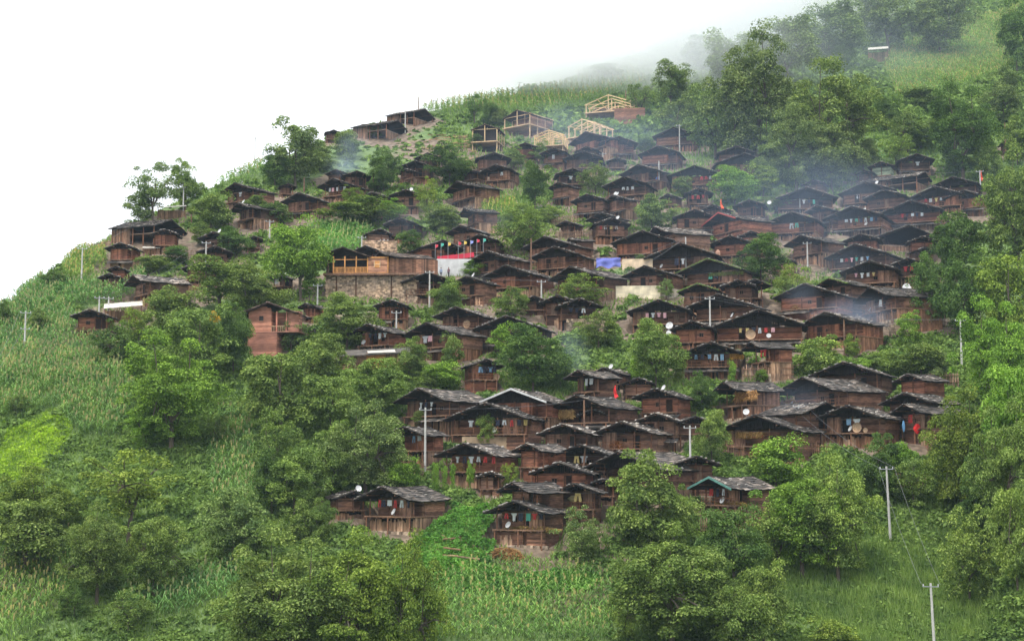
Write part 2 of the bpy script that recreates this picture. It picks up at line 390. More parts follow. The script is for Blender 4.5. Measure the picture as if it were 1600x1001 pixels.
(1417,584,1395,1476,'fLR','small log house below the bushes with a grey paling fence'),
(1253,589,1212,1376,'OLD','house with a heap of yellow hay on its veranda'),
(1130,596,1112,1221,'OP','house with dense rows of dried maize hanging on its front'),
(1178,648,1125,1291,'OLT|wrr','house with tassels of maize and red cloth above the bright green bush'),
(1322,633,1280,1414,'OLPD|bw','house with large round baskets on its ledge and blue smoke in its gable'),
(1412,613,1377,1492,'fK','dark gable with a ragged front edge, above the house with the red sack'),
(1412,631,1388,1497,'oL|r','house with a bright red sack on its corner wall'),
(1290,628,1188,1322,'oPK','low dark roof between the hay-heap house and the basket house'),
(1109,745,1080,1206,'OLBDt3|rkw','house with a green-edged gable at the foot of the village'),
(595,760,556,698,'OLSD|kwrwkr','lowest left house with long slate roof and washing above the squash patch'),
(553,767,515,577,'fPD','left annexe joined to the lowest left house'),
(802,782,762,890,'OLD|rwkgrk','lowest centre house with washing and a full-width ledge over straw'),
(800,753,778,886,'oL','log house directly behind the lowest centre house'),
(896,755,862,946,'OLK|y','dark house with one pale bundle hung above its porch, beside the big dark lower tree'),
(872,722,830,926,'fPR','gable with rust-red doors behind a leaning pole near the village foot'),
(905,694,865,961,'OPKD|yw','gable with a bright white dish behind the rust-red doors'),
(965,705,912,1110,'OPK','huge black gable whose roof is cut by the big dark lower tree'),
(941,748,925,962,'fK','tiny dark roof touching the left side of the big dark lower tree'),
(765,737,750,782,'fW','little plank shed on posts right of the vine-covered poles'),
(830,345,806,842,'fK','small dark gable peeping left of the fenced house in the centre'),
(882,345,870,914,'fK','low dark roof left of the wall with red and white washing'),
(834,462,816,852,'fLK','small pile-like log hut left of the gable of stacked dark logs'),
(996,590,974,1022,'fL','log hut under the steep dark tree, above the hanging red cloth'),
(1024,645,992,1064,'fPW','pale low hut below the pale red log house'),
(1088,712,1048,1120,'fK','dark roof behind the big dark lower tree and left of the stayed pole'),
(1588,213,1568,1606,'fK','small dark roof at the right edge above the huge tree'),
(1170,312,1148,1192,'fK','dark roof directly above the long side of the red-edged house'),
(1112,320,1096,1142,'fK','dark roof just behind the foot of the red and orange flag'),
(336,384,311,359,'fPK','low dark house below the dish-topped house in the left bushes'),
(1152,437,1128,1176,'fK','flat dark roof right of the low mossy-edged gable'),
(925,640,905,952,'fPK','dark porch roof between the drying grain and the pale red log house'),
(1222,402,1205,1246,'fW','weathered low hut under the tall gable with two insulators'),
(1345,365,1320,1372,'fR','brown lower storey house below the railed veranda with two dishes'),
(1090,548,1050,1072,'fK','dark round-edged roof beside the steep dark tree'),
]
SPECIAL_X = {}
PT = .36
placed = []       # (x, y, rz, W, L, zb, label) for footprints
FOOT = []
def log_wall(mb, p0, p1, z0, z1, rnd, h=.23, th=.17, topf=None, mi=0):
    """stacked rounded courses from p0 to p1 (plan points); topf(z) narrows each course under a gable"""
    p0 = Vector((*p0, 0)); p1 = Vector((*p1, 0)); d = (p1-p0); L = d.length; d.normalize(); nrm = Vector((d.y, -d.x, 0))
    z = z0
    while z < z1-.03:
        zt = min(z+h*.93, z1); a, b = 0, L
        if topf:
            a, b = topf(z+h*.6)
            a = max(0, a); b = min(L, b)
            if b-a < .15: break
        j = rnd.uniform(-.02, .02); P = []
        for zz, tt in ((z, th*.5), (zt, th*.5)):
            for s, k in ((a, 1), (b, 1), (b, -1), (a, -1)):
                q = p0+d*s+nrm*(k*tt+j); P.append((q.x, q.y, zz))
        mb.quadbox(P, mi); z += h
def plank_wall(mb, p0, p1, z0, z1, rnd, topf=None, gap=.012, ragged=0, skip=0, mi=0):
    p0 = Vector((*p0, 0)); p1 = Vector((*p1, 0)); d = (p1-p0); L = d.length
    if L < .1: return
    d.normalize(); nrm = Vector((d.y, -d.x, 0)); s = 0
    while s < L-.02:
        wdt = min(rnd.uniform(.16, .34), L-s); zt = z1 if topf is None else topf(s+wdt/2)
        zt += rnd.uniform(-ragged, ragged)
        if zt > z0+.1 and rnd.random() >= skip:
            j = rnd.uniform(-.02, .02); P = []
            for zz in (z0, zt):
                for ss, k in ((s+gap, 1), (s+wdt-gap, 1), (s+wdt-gap, -1), (s+gap, -1)):
                    q = p0+d*ss+nrm*(k*.03+j); P.append((q.x, q.y, zz))
            mb.quadbox(P, mi)
        s += wdt
def slate_roof(W, L, Ha, rnd, xoff=0., stones=True):
    mb = MB(); hw = W/2; n = math.hypot(1, PT); ct, st_ = 1/n, PT/n
    sl = hw/ct
    sag = rnd.uniform(.05, .16)
    def pt(side, u, y, up=0):      # u along the slope from the ridge, y along the ridge
        z = Ha-u*st_-sag*math.sin(math.pi*min(1, max(0, y/L)))+up*ct+.04*math.sin(y*1.9+side)
        return (side*(u*ct+up*st_), y, z)
    for side in (-1, 1):           # boards under the slates, near-black with the eave shade in their colour
        ns = 4
        for i in range(ns):
            y0, y1 = L*i/ns, L*(i+1)/ns
            mb.quadbox([pt(side,0,y0,-.16),pt(side,sl-.06,y0,-.16),pt(side,sl-.06,y1,-.16),pt(side,0,y1,-.16),
                        pt(side,0,y0,-.05),pt(side,sl-.06,y0,-.05),pt(side,sl-.06,y1,-.05),pt(side,0,y1,-.05)], 1)
        rows = max(3, int(sl/.55)); rh = sl/rows
        for r in range(rows):
            u0, u1 = r*rh, (r+1)*rh+.12
            y = -rnd.uniform(.02, .16)
            while y < L+.02:
                wd = rnd.uniform(.4, 1.0)
                a = rnd.uniform(-.03, .03); k1 = rnd.uniform(-.05, .09); lift = rnd.uniform(.045, .11)
                t1 = rnd.uniform(.0, .03)
                y1 = min(y+wd, L+rnd.uniform(0, .12))
                P = [pt(side,u1+k1,y,lift-.04),pt(side,u1+k1,y1,lift-.04+t1),pt(side,u0,y1,-.03),pt(side,u0,y,-.03),
                     pt(side,u1+k1+a,y,lift),pt(side,u1+k1,y1,lift+t1),pt(side,u0,y1,.02),pt(side,u0,y,.02)]
                b = len(mb.v); mb.v += P
                for q in ((4,5,6,7),(0,4,7,3),(1,2,6,5),(0,1,5,4)):
                    mb.f.append(tuple(b+i for i in (q if side < 0 else q[::-1]))); mb.m.append(0)
                y += wd
    # ridge cap slates
    y = 0
    while y < L:
        wd = rnd.uniform(.5, .9); z = Ha-sag*math.sin(math.pi*y/L)+.07
        mb.box(-.22, y, z-.09, .22, min(y+wd, L), z+rnd.uniform(0,.05), 0); y += wd+.02
    sb = MB()
    if stones:
        for _ in range(int(W*L*.35)):
            side = rnd.choice((-1, 1)); u = rnd.uniform(.3, sl-.2); yy = rnd.uniform(.2, L-.2)
            c = Vector(pt(side, u, yy, .15)); r = rnd.uniform(.07, .17)
            sb.bar(c-Vector((r,0,.02)), c+Vector((r,.05,.03)), r*.7, 0, 6, r*.5)
        for _ in range(int(W*2.2)):        # stones holding down the front verge
            side = rnd.choice((-1, 1)); u = rnd.uniform(.1, sl-.1); c = Vector(pt(side, u, rnd.uniform(.02,.35), .14)); r = rnd.uniform(.07, .15)
            sb.bar(c-Vector((r,0,.02)), c+Vector((r,.04,.02)), r*.7, 0, 5, r*.5)
    return mb, sb
TINTS = {'R': (1.2,.9,.8,1), 'K': (.55,.54,.55,1), 'W': (1.15,1.2,1.25,1), '': (1,.95,.92,1)}
CLOTH = dict(w=(.6,.62,.64,1), r=(.6,.06,.06,1), b=(.25,.42,.62,1), y=(.65,.5,.2,1), k=(.035,.04,.07,1), p=(.8,.45,.5,1), g=(.1,.42,.33,1), o=(.8,.28,.08,1))
CNAME = dict(w='white', r='red', b='pale blue', y='yellow', k='dark navy', p='pink', g='green', o='orange')
ORD = ['first','second','third','fourth','fifth','sixth','seventh','eighth','ninth']
def short(label):
    """the part of a house label that names the house, short enough to reuse"""
    return label
def lab(pre, label, most=16):
    a = ' '.join(w_ for w_ in label.split() if w_ not in ('a', 'an') ); n_ = most-len(pre.split())
    if len(a.split()) > n_: a = a.replace(' the ', ' ')
    if len(a.split()) > n_ and ',' in a: a = a.split(',')[0]
    return ' '.join((pre+' '+a).split()[:most])
def garment(loc, rz, col, wdt, h, rnd, label, group):
    mb = MB(); nx, nz = 5, 5; ph = rnd.uniform(0, 6); kind = rnd.randrange(3)
    def P(i, k):
        u = i/nx-.5; v = k/nz
        wx = wdt*(1.0 if kind == 0 else (1.25 if v < .35 else .72) if kind == 1 else (.8+.35*v))
        return (u*wx, .05*math.sin(u*9+ph)*(.3+v)+.02*math.sin(v*6), -h*v*(1-.12*abs(math.sin(u*5+ph))))
    b0 = 0
    for i in range(nx+1):
        for k in range(nz+1): mb.v.append(P(i, k))
    nv = len(mb.v)
    mb.v += [(x, y+.02, z) for x, y, z in mb.v]
    for i in range(nx):
        for k in range(nz):
            if kind == 2 and i == nx//2 and k > 1: continue      # trouser legs
            a = i*(nz+1)+k; q = (a, a+1, a+nz+2, a+nz+1)
            mb.f.append(q); mb.m.append(0); mb.f.append(tuple(nv+j for j in reversed(q))); mb.m.append(0)
    o = mb.build('garment', M['cloth'], color=col); o.location = loc; o.rotation_euler = (0, 0, rz)
    tag(o, label, 'garment', group); return o
def dish(loc, rz, r, label):
    t = thing('satellite_dish', loc, rz); tag(t, label, 'satellite dish', 'satellite dishes on the houses')
    mb = MB(); n = 14; rings = 4
    for s in (0, 1):
        base = len(mb.v)
        for k in range(rings+1):
            q = k/rings
            for i in range(n):
                a = 2*math.pi*i/n; rr = r*q
                x, z = rr*math.cos(a), rr*math.sin(a)*1.08; y = -.35*r*q*q+s*.03
                mb.v.append((x, y*math.cos(.5)-z*math.sin(.5)*-1*-.0, z))
        for k in range(rings):
            for i in range(n):
                j = (i+1) % n; q = (base+k*n+i, base+k*n+j, base+(k+1)*n+j, base+(k+1)*n+i)
                mb.f.append(q if s else q[::-1]); mb.m.append(0)
    o = mb.build('reflector', M['dish'], t); o.rotation_euler = (R(-28), 0, 0); o.location = (0, 0, r*.9+.15)
    if r > .3:
        a = MB(); a.bar((0,0,-.1), (0,.05,r*.9+.1), .025, 0, 5); a.build('mast', M['steel'], t)
        a = MB(); a.bar((0,-.02,.2), (0,-r*1.1,r*1.25), .015, 0, 4); a.box(-.04,-r*1.15,r*1.2,.04,-r*1.0,r*1.32); a.build('feed_arm', M['steel'], t)
    return t
def build_house(i, row):
    ax, ay, lx, rx, fl, label = row
    rnd = random.Random(1000+i)
    fl, _, wash = fl.partition('|')
    lw, rw = ax-lx, rx-ax; flip = rw < lw
    if flip: lw, rw = rw, lw
    q = 1.1; kk = (rw-lw)/(2*lw); psi = math.atan(kk/q); psi = min(max(psi, R(7)), R(64))
    Hb = 2.0; Ha = 5.2; x = y = 0
    for _ in range(3):
        x, y = solve(ax, ay, Ha, 165 if ax > 1380 else 112)
        m = y/F; W = 2*lw*m/math.cos(psi)*1.16; W = min(max(W, 3.2), 14)
        Hb = 2.0 if W > 5 else 1.1
        Hu = 2.05 if W > 5 else 1.6
        if 'T' in fl and 'OLT' not in fl: Hb, Hu = 1.2, 1.3
        Ha = Hb+Hu+W/2*PT-.25
    L = (rw-lw)*m/math.sin(psi) if rw-lw > 3 else W
    L = min(max(L, W*.75, 3.5), 17)
    z = Gf(x, y)
    az = math.atan2(x, y)
    rz = (-(psi+az) if not flip else (psi-az))+rnd.uniform(-.1, .1)
    t = thing('log_house' if W > 4.6 else 'log_hut', (x, y, z), rz); tag(t, label, 'house' if W > 4.6 else 'hut', 'houses of the hillside village')
    tint = TINTS[next((c for c in 'RKW' if c in fl), '')]; jt = rnd.uniform(.85, 1.15); tint = tuple(v*jt for v in tint[:3])+(1,)
    rt = rnd.uniform(.6, 1.0); rt = (rt*1.04, rt, rt*.97, 1)
    if 'W' in fl: rt = (1.5,1.45,1.4,1)
    hw = W/2-.8 if W > 5 else W/2-.5; fo = 1.9 if W > 5.5 else 1.2; bk = L-.35; eave = Ha-(hw)*PT-.2
    far = m > .135     # beyond about 300 m
    # roof
    mb, sb = slate_roof(W, L, Ha, rnd)
    if m < .16:
        k0 = len(mb.v); mb.v += sb.v; mb.f += [tuple(q+k0 for q in f_) for f_ in sb.f]; mb.m += [2]*len(sb.f)
    roof = mb.build('roof', [M['slate'], M['dark'], M['roofstone']], t, rt)
    tr = 't' in fl
    if tr:
        col = M['trim_green'] if 't3' in fl else M['trim_pale'] if 't2' in fl else M['trim_red']
        g = MB()
        for s in (-1, 1):
            P = []
            for yy in (-.22, -.14):
                P += [(0, yy, Ha-.16), (s*W/2, yy, Ha-W/2*PT-.16), (s*W/2, yy, Ha-W/2*PT+.08), (0, yy, Ha+.1)]
            g.quadbox(P)
        g.build('bargeboard', col, t)
    g = MB()
    for f_ in (0, .62, -.62):       # purlin ends under the overhang
        xx = f_*hw; g.bar((xx, -.0, Ha-abs(xx)*PT-.24), (xx, L-.1, Ha-abs(xx)*PT-.24), .09, 0, 5)
    g.build('purlins', M['beam'], t, (.7,.65,.65,1))
    if 'T' in fl and 'OLT' not in fl:           # open barn: posts, partial boarding
        for k in range(5):
            yy = .5+(L-1)*k/4
            for s in (-1, 1):
                g = MB(); g.bar((s*hw, yy, -1.2), (s*hw, yy, Ha-hw*PT-.2), .11, 0, 5); g.build('post', M['beam'], t, (1.2,.95,.8,1))
        g = MB(); g.box(-hw, .6, Hb-.25, hw, bk, Hb-.1); g.build('floor_deck', M['plank'], t)
        g = MB()
        plank_wall(g, (-hw, bk-.2), (hw, bk-.2), -1.2, eave, rnd, lambda s: Ha-.3-abs(s-hw)*PT)
        for s in (-1, 1): plank_wall(g, (s*hw, L*.55), (s*hw, bk-.2), -1.2, eave, rnd, ragged=.1)
        plank_wall(g, (-hw, .62), (hw, .62), -1.2, Hb-.3, rnd, ragged=.05)
        g.build('wall', M['plank'], t, (.75,.62,.55,1)); FOOT.append((x, y, rz, W, L, z)); return t, dict(x=x,y=y,z=z,W=W,L=L,m=m)
    # upper storey
    open_front = 'O' in fl; corner = (('o' in fl) or ('f' in fl and rnd.random() < .35)) and not open_front
    wy = fo+(1.6 if open_front else 0)
    usel = ('L' in fl) or (rnd.random() < .55)
    wm = M['pink'] if False else M['log']
    gz = Ha-.28
    up = MB()
    c1 = hw*rnd.uniform(.15, .5) if corner else hw
    def gtop(off):                                        # clip for a wall starting at x=-hw
        return lambda zz: ((hw-(gz-zz)/PT) if zz > gz-hw*PT else 0, hw+(gz-zz)/PT)
    if open_front:
        # the back wall of the veranda, side returns and the boarded gable over it
        log_wall(up, (-hw, wy), (hw, wy), Hb, eave+.1, rnd, h=.26)
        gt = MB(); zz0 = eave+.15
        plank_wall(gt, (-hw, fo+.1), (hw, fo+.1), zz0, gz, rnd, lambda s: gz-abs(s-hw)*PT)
        gt.build('gable', M['dark'], t, (.9,.85,.85,1))  # gable boards coloured near-black for the shade under the overhang, partly soot
        ps = [-hw+.08, hw-.08]+([rnd.uniform(-.2, .35)*hw] if W > 6.5 else [])
        for px_ in ps:
            g = MB(); g.bar((px_, fo, Hb), (px_, fo, eave+.2), .085, 0, 5); g.build('post', M['beam'], t, (1.1,.9,.8,1))
        if rnd.random() < .6:       # a boarded bay closing part of the veranda
            b0 = rnd.choice((-hw+.1, hw*.35)); g = MB()
            plank_wall(g, (b0, fo+.03), (b0+hw*.55, fo+.03), Hb, eave+.1, rnd, mi=0)
            g.build('board_screen', M['plank'], t, tuple(a*b for a, b in zip(tint, (.9,.75,.7,1))))
    else:
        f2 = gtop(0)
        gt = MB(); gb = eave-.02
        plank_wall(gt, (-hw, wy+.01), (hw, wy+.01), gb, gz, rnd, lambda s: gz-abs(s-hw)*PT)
        gt.build('gable', M['dark'], t, (1.0,.95,.95,1))  # shade below the eaves is painted into this gable, along with some soot
        if usel: log_wall(up, (-hw, wy), (hw if not corner else c1, wy), Hb, gb-.02, rnd)
        else:
            plank_wall(up, (-hw, wy), (c1, wy), Hb, gb-.02, rnd)
        if corner:
            log_wall(up, (c1, wy+1.7), (hw, wy+1.7), Hb, eave, rnd); log_wall(up, (c1, wy+.1), (c1, wy+1.6), Hb, eave, rnd)
            g = MB(); g.bar((hw-.1, wy, Hb), (hw-.1, wy, eave+.1), .09, 0, 5); g.build('post', M['beam'], t, (1.3,.95,.75,1))
        for px_ in (-hw, rnd.uniform(-.3, .3)*hw):
            g = MB(); g.box(px_-.08, wy-.15, Hb, px_+.08, wy-.092, eave+.1); g.build('post', M['beam'], t, (.8,.6,.5,1))
    y2 = wy+(1.7 if corner else .1)
    for s in (-1, 1):
        ys_ = y2 if s > 0 else wy+.1
        if usel or rnd.random() < .5: log_wall(up, (s*hw, ys_), (s*hw, bk), Hb, eave, rnd)
        else: plank_wall(up, (s*hw, ys_), (s*hw, bk), Hb, eave, rnd)
    log_wall(up, (-hw, bk), (hw, bk), Hb, gz, rnd, h=.45, topf=gtop(0))
    up.build('wall', M['log'], t, tint if 'g' not in fl else (1.2,2.6,2.6,1))
    # door and window on the front wall
    dx = rnd.uniform(-.5, .6)*hw; dy = wy-.1
    if (open_front or W > 5.5) and not far:
        g = MB(); g.box(dx-.42, dy-.02, Hb+.02, dx+.42, dy+.006, Hb+1.62); dmesh = g.build('door', M['plank'] if rnd.random() < .35 else M['dark'], t, (1,.6,.45,1) if 'R' in fl else (.8,.7,.65,1))
        g = MB(); 
        for a, b in ((dx-.5, dx-.42), (dx+.42, dx+.5)): g.box(a, dy-.05, Hb+.02, b, dy+.004, Hb+1.7)
        g.box(dx-.5, dy-.05, Hb+1.62, dx+.5, dy+.004, Hb+1.70+.002); g.build('door_frame', M['beam'], t, (.8,.6,.5,1))
        wx = dx+1.4 if dx < 0 else dx-1.6
        if abs(wx) < hw-.5 and (corner is False or wx < c1-.4):
            g = MB(); g.box(wx-.28, dy-.015, Hb+.75, wx+.28, dy+.007, Hb+1.25); wn = g.build('window', M['dark'], t, (.5,.5,.5,1))
            g = MB()
            for a in (-.32, 0, .3): g.box(wx+a-.02, dy-.045, Hb+.7, wx+a+.03, dy-.018, Hb+1.3)
            g.box(wx-.32, dy-.05, Hb+1.3, wx+.33, dy-.02, Hb+1.36); g.build('window_bars', M['beam'], wn)
    # floor deck with joists
    dfr = fo-(.75 if open_front else .45)
    g = MB(); g.box(-hw-.15, dfr, Hb-.14, hw+.15, bk+.1, Hb)
    dk = g.build('floor_deck', M['plank'], t, (.85,.7,.6,1))
    g = MB(); xx = -hw
    while xx < hw: g.bar((xx, dfr-.18, Hb-.22), (xx, fo+1, Hb-.22), .07, 0, 4); xx += .9
    g.build('joists', M['beam'], dk)
    if 'B' in fl or (open_front and rnd.random() < .35):
        g = MB(); g.bar((-hw, dfr+.08, Hb+.75), (hw, dfr+.08, Hb+.75), .04, 0, 4); g.bar((-hw, dfr+.08, Hb+.35), (hw, dfr+.08, Hb+.35), .03, 0, 4)
        xx = -hw
        while xx <= hw+.01: g.bar((xx, dfr+.08, Hb), (xx, dfr+.08, Hb+.8), .03, 0, 4); xx += max(.5, hw/5)
        g.build('railing', M['beam'], t, (1.5,1.15,.85,1))
    # lower storey
    lo = MB(); l0 = -1.6; ly = fo+.12
    if 'C' in fl: lm, lc = M['cream'], (1,1,1,1)
    elif 'S' in fl: lm, lc = M['plank'], (1.1,.98,.85,1)
    elif usel and 'P' not in fl: lm, lc = M['log'], tuple(v*1.15 for v in tint[:3])+(1,)
    else: lm, lc = M['plank'], rnd.choice([(1,.85,.75,1),(.8,.72,.68,1),(1.25,1.1,.95,1),(.9,.65,.52,1)])
    if lm is M['cream']:
        lo.box(-hw-.3, ly-.4, l0, hw+.3, ly, Hb-.3); lo.box(hw-.1, ly+.01, l0, hw+.3, bk, Hb-.3); lo.box(-hw-.3, ly+.01, l0, -hw, bk, Hb-.3)
    elif lm is M['log']:
        log_wall(lo, (-hw, ly), (hw*.1, ly), l0, Hb-.3, rnd); log_wall(lo, (hw*.25, ly), (hw, ly), l0, Hb-.3, rnd)
        for s in (-1, 1): log_wall(lo, (s*hw, ly+.1), (s*hw, bk), l0, Hb-.15, rnd)
        lo.box(hw*.02, ly+.6, l0, hw*.33, ly+.65, Hb-.2)
    else:
        plank_wall(lo, (-hw, ly), (hw, ly), l0, Hb-.5, rnd, ragged=.2, skip=.08)
        lo2 = MB(); plank_wall(lo2, (-hw, ly+.9), (hw, ly+.9), l0, Hb-.16, rnd); lo2.build('inner_wall', M['dark'], t)  # dark colour paints the shaded gap behind the lower planks
        for s in (-1, 1): plank_wall(lo, (s*hw, ly+.05), (s*hw, bk), l0, Hb-.16, rnd)
    lo.build('lower_wall', lm, t, lc)
    for k in range(3 if W > 5 else 2):
        n_ = 2 if W > 5 else 1; xx = -hw+.1+(2*hw-.2)*k/n_
        g = MB(); g.bar((xx, dfr+.1, -1.6), (xx, dfr+.1, Hb-.14), .09, 0, 5); g.build('stilt', M['beam'], t, (1.1,.95,.85,1))
    if W > 5.5 and not far and 'C' not in fl:      # odd boards patched and leaned on the front
        g = MB(); a = rnd.uniform(-hw, hw*.4); plank_wall(g, (a, ly-.12), (a+hw*rnd.uniform(.3,.6), ly-.12), l0, Hb-rnd.uniform(.3,.9), rnd, ragged=.3, skip=.25)
        g.build('patch_boards', M['plank'], t, rnd.choice([(1.6,1.45,1.3,1),(1.3,1.2,1.1,1),(1.1,.75,.6,1)]))
    if 'S' in fl or (rnd.random() < .3 and not far):
        g = MB(); xx = -hw-.4
        while xx < hw+.3:
            for zz in (-1.4, -.95, -.5, -.1):
                a = rnd.uniform(.3, .55); g.box(xx, ly-.45+rnd.uniform(-.07,.07), zz, xx+a*.95, ly-.15, zz+rnd.uniform(.3,.44))
            xx += .42
        g.build('stone_footing', M['stone'], t)
    if W > 5 and rnd.random() < .4 and 'C' not in fl:      # pent roof of slates over the lower storey
        g = MB(); a0, a1 = rnd.choice([(-hw-.4, hw+.4), (-hw-.4, hw*.1), (-hw*.2, hw+.5)])
        for r_ in range(3):
            xx = a0+rnd.uniform(-.2, .1)
            while xx < a1:
                wd = rnd.uniform(.4, .9); x1_ = min(xx+wd, a1); y0_, y1_ = fo+.05-r_*.5, fo-.58-r_*.5; z0_, z1_ = Hb-.3-r_*.17+.02, Hb-.3-(r_+1)*.17-.02; l_ = rnd.uniform(.03, .08)
                g.quadbox([(xx,y1_,z1_),(x1_,y1_,z1_),(x1_,y0_,z0_),(xx,y0_,z0_),(xx,y1_,z1_+l_),(x1_,y1_,z1_+l_),(x1_,y0_,z0_+.03),(xx,y0_,z0_+.03)]); xx += wd+.015
        g.build('porch_roof', M['slate'], t, rt)
    if 'M' in fl:
        rr = np.random.RandomState(i); k = 900; V = np.zeros((k*3, 3)); 
        xx = rr.uniform(-W/2, W/2, k); yy = -.12+np.abs(rr.normal(0, .3, k)); zz = Ha-np.abs(xx)*PT+.08+rr.uniform(-.08, .06, k)
        V[0::3] = np.c_[xx-.06, yy, zz]; V[1::3] = np.c_[xx+.07, yy, zz+.02]; V[2::3] = np.c_[xx, yy-.02, zz-rr.uniform(-.12,.2,k)]
        o = bpy.data.objects.new('moss', npmesh('moss', V, np.arange(k*3).reshape(-1,3), [M['grass']])); COL.objects.link(o); o.parent = roof; o['kind'] = 'stuff'
    FOOT.append((x, y, rz, W, L, z))
    # things that hang or stand on it
    mw = Matrix.Translation((x, y, z)) @ Matrix.Rotation(rz, 4, 'Z'); ref = short(label)
    if wash:
        zl = Hb+1.75 if eave > Hb+1.7 else eave-.05; yl = fo-.12
        a = mw @ Vector((-hw, yl, zl+.01)); b = mw @ Vector((hw, yl, zl+.01)); g = MB(); g.bar(a, b, .018, 0, 4)
        o = g.build('clothes_line', M['wire']); tag(o, lab('washing line on', label), 'clothes line', 'clothes lines on the verandas')
        u0 = rnd.uniform(-.75, -.3) if len(wash) > 3 else rnd.uniform(-.6, .3); step = min(.95, 1.7*hw/max(len(wash), 1))
        seen = {}
        for k, cch in enumerate(wash):
            cc = CLOTH[cch]; jj = rnd.uniform(.85, 1.1); cc = tuple(v*jj for v in cc[:3])+(1,)
            xx = u0*hw+k*step+rnd.uniform(-.1, .1)
            if abs(xx) > hw: xx = rnd.uniform(-.6,.6)*hw
            big = 1.0 if len(wash) > 2 else 1.35
            seen[cch] = seen.get(cch, 0)+1; tot = wash.count(cch)
            ordn = '' if tot == 1 else ORD[seen[cch]-1]+' '
            lb = lab(f"{ordn}{CNAME[cch]} garment of", label)
            garment(mw @ Vector((xx, yl, zl)), rz, cc, rnd.uniform(.38,.6)*big, rnd.uniform(.6,.95)*big, rnd, ' '.join(lb.split()[:16]), 'washing hung on the verandas')
    nd = fl.count('D')
    for k in range(nd):
        pos = Vector((rnd.uniform(-.7,.7)*hw, dfr+.12, Hb)) if k == 0 and W > 5 else Vector((hw*rnd.uniform(.2,.8), L*.3, Ha-hw*.5*PT+.1))
        if 'o' in fl and k == 0 or not open_front: pos = Vector((-hw*.1, L*.2, Ha-hw*.1*PT+.05)) if k else Vector((hw*.45, .6, Ha-hw*.45*PT+.05))
        dish(mw @ pos, rz+R(-20)+rnd.uniform(-.5,.5), .36, lab('white dish on' if k == 0 else 'higher white dish on', label))
    return t, dict(x=x,y=y,z=z,W=W,L=L,m=m,Hb=Hb,hw=hw,fo=fo,eave=eave,Ha=Ha,mw=mw,rz=rz)
M['trim_green'] = plain('green_bargeboard', rgb(.08,.20,.17), .6)
M['trim_red'] = plain('red_bargeboard', rgb(.30,.05,.045), .6)
M['trim_pale'] = plain('pale_bargeboard', rgb(.45,.45,.45), .6)
HI = {}
for i, row in enumerate(HOUSES):
    t, d = build_house(i, row); HI[(row[0], row[1])] = d
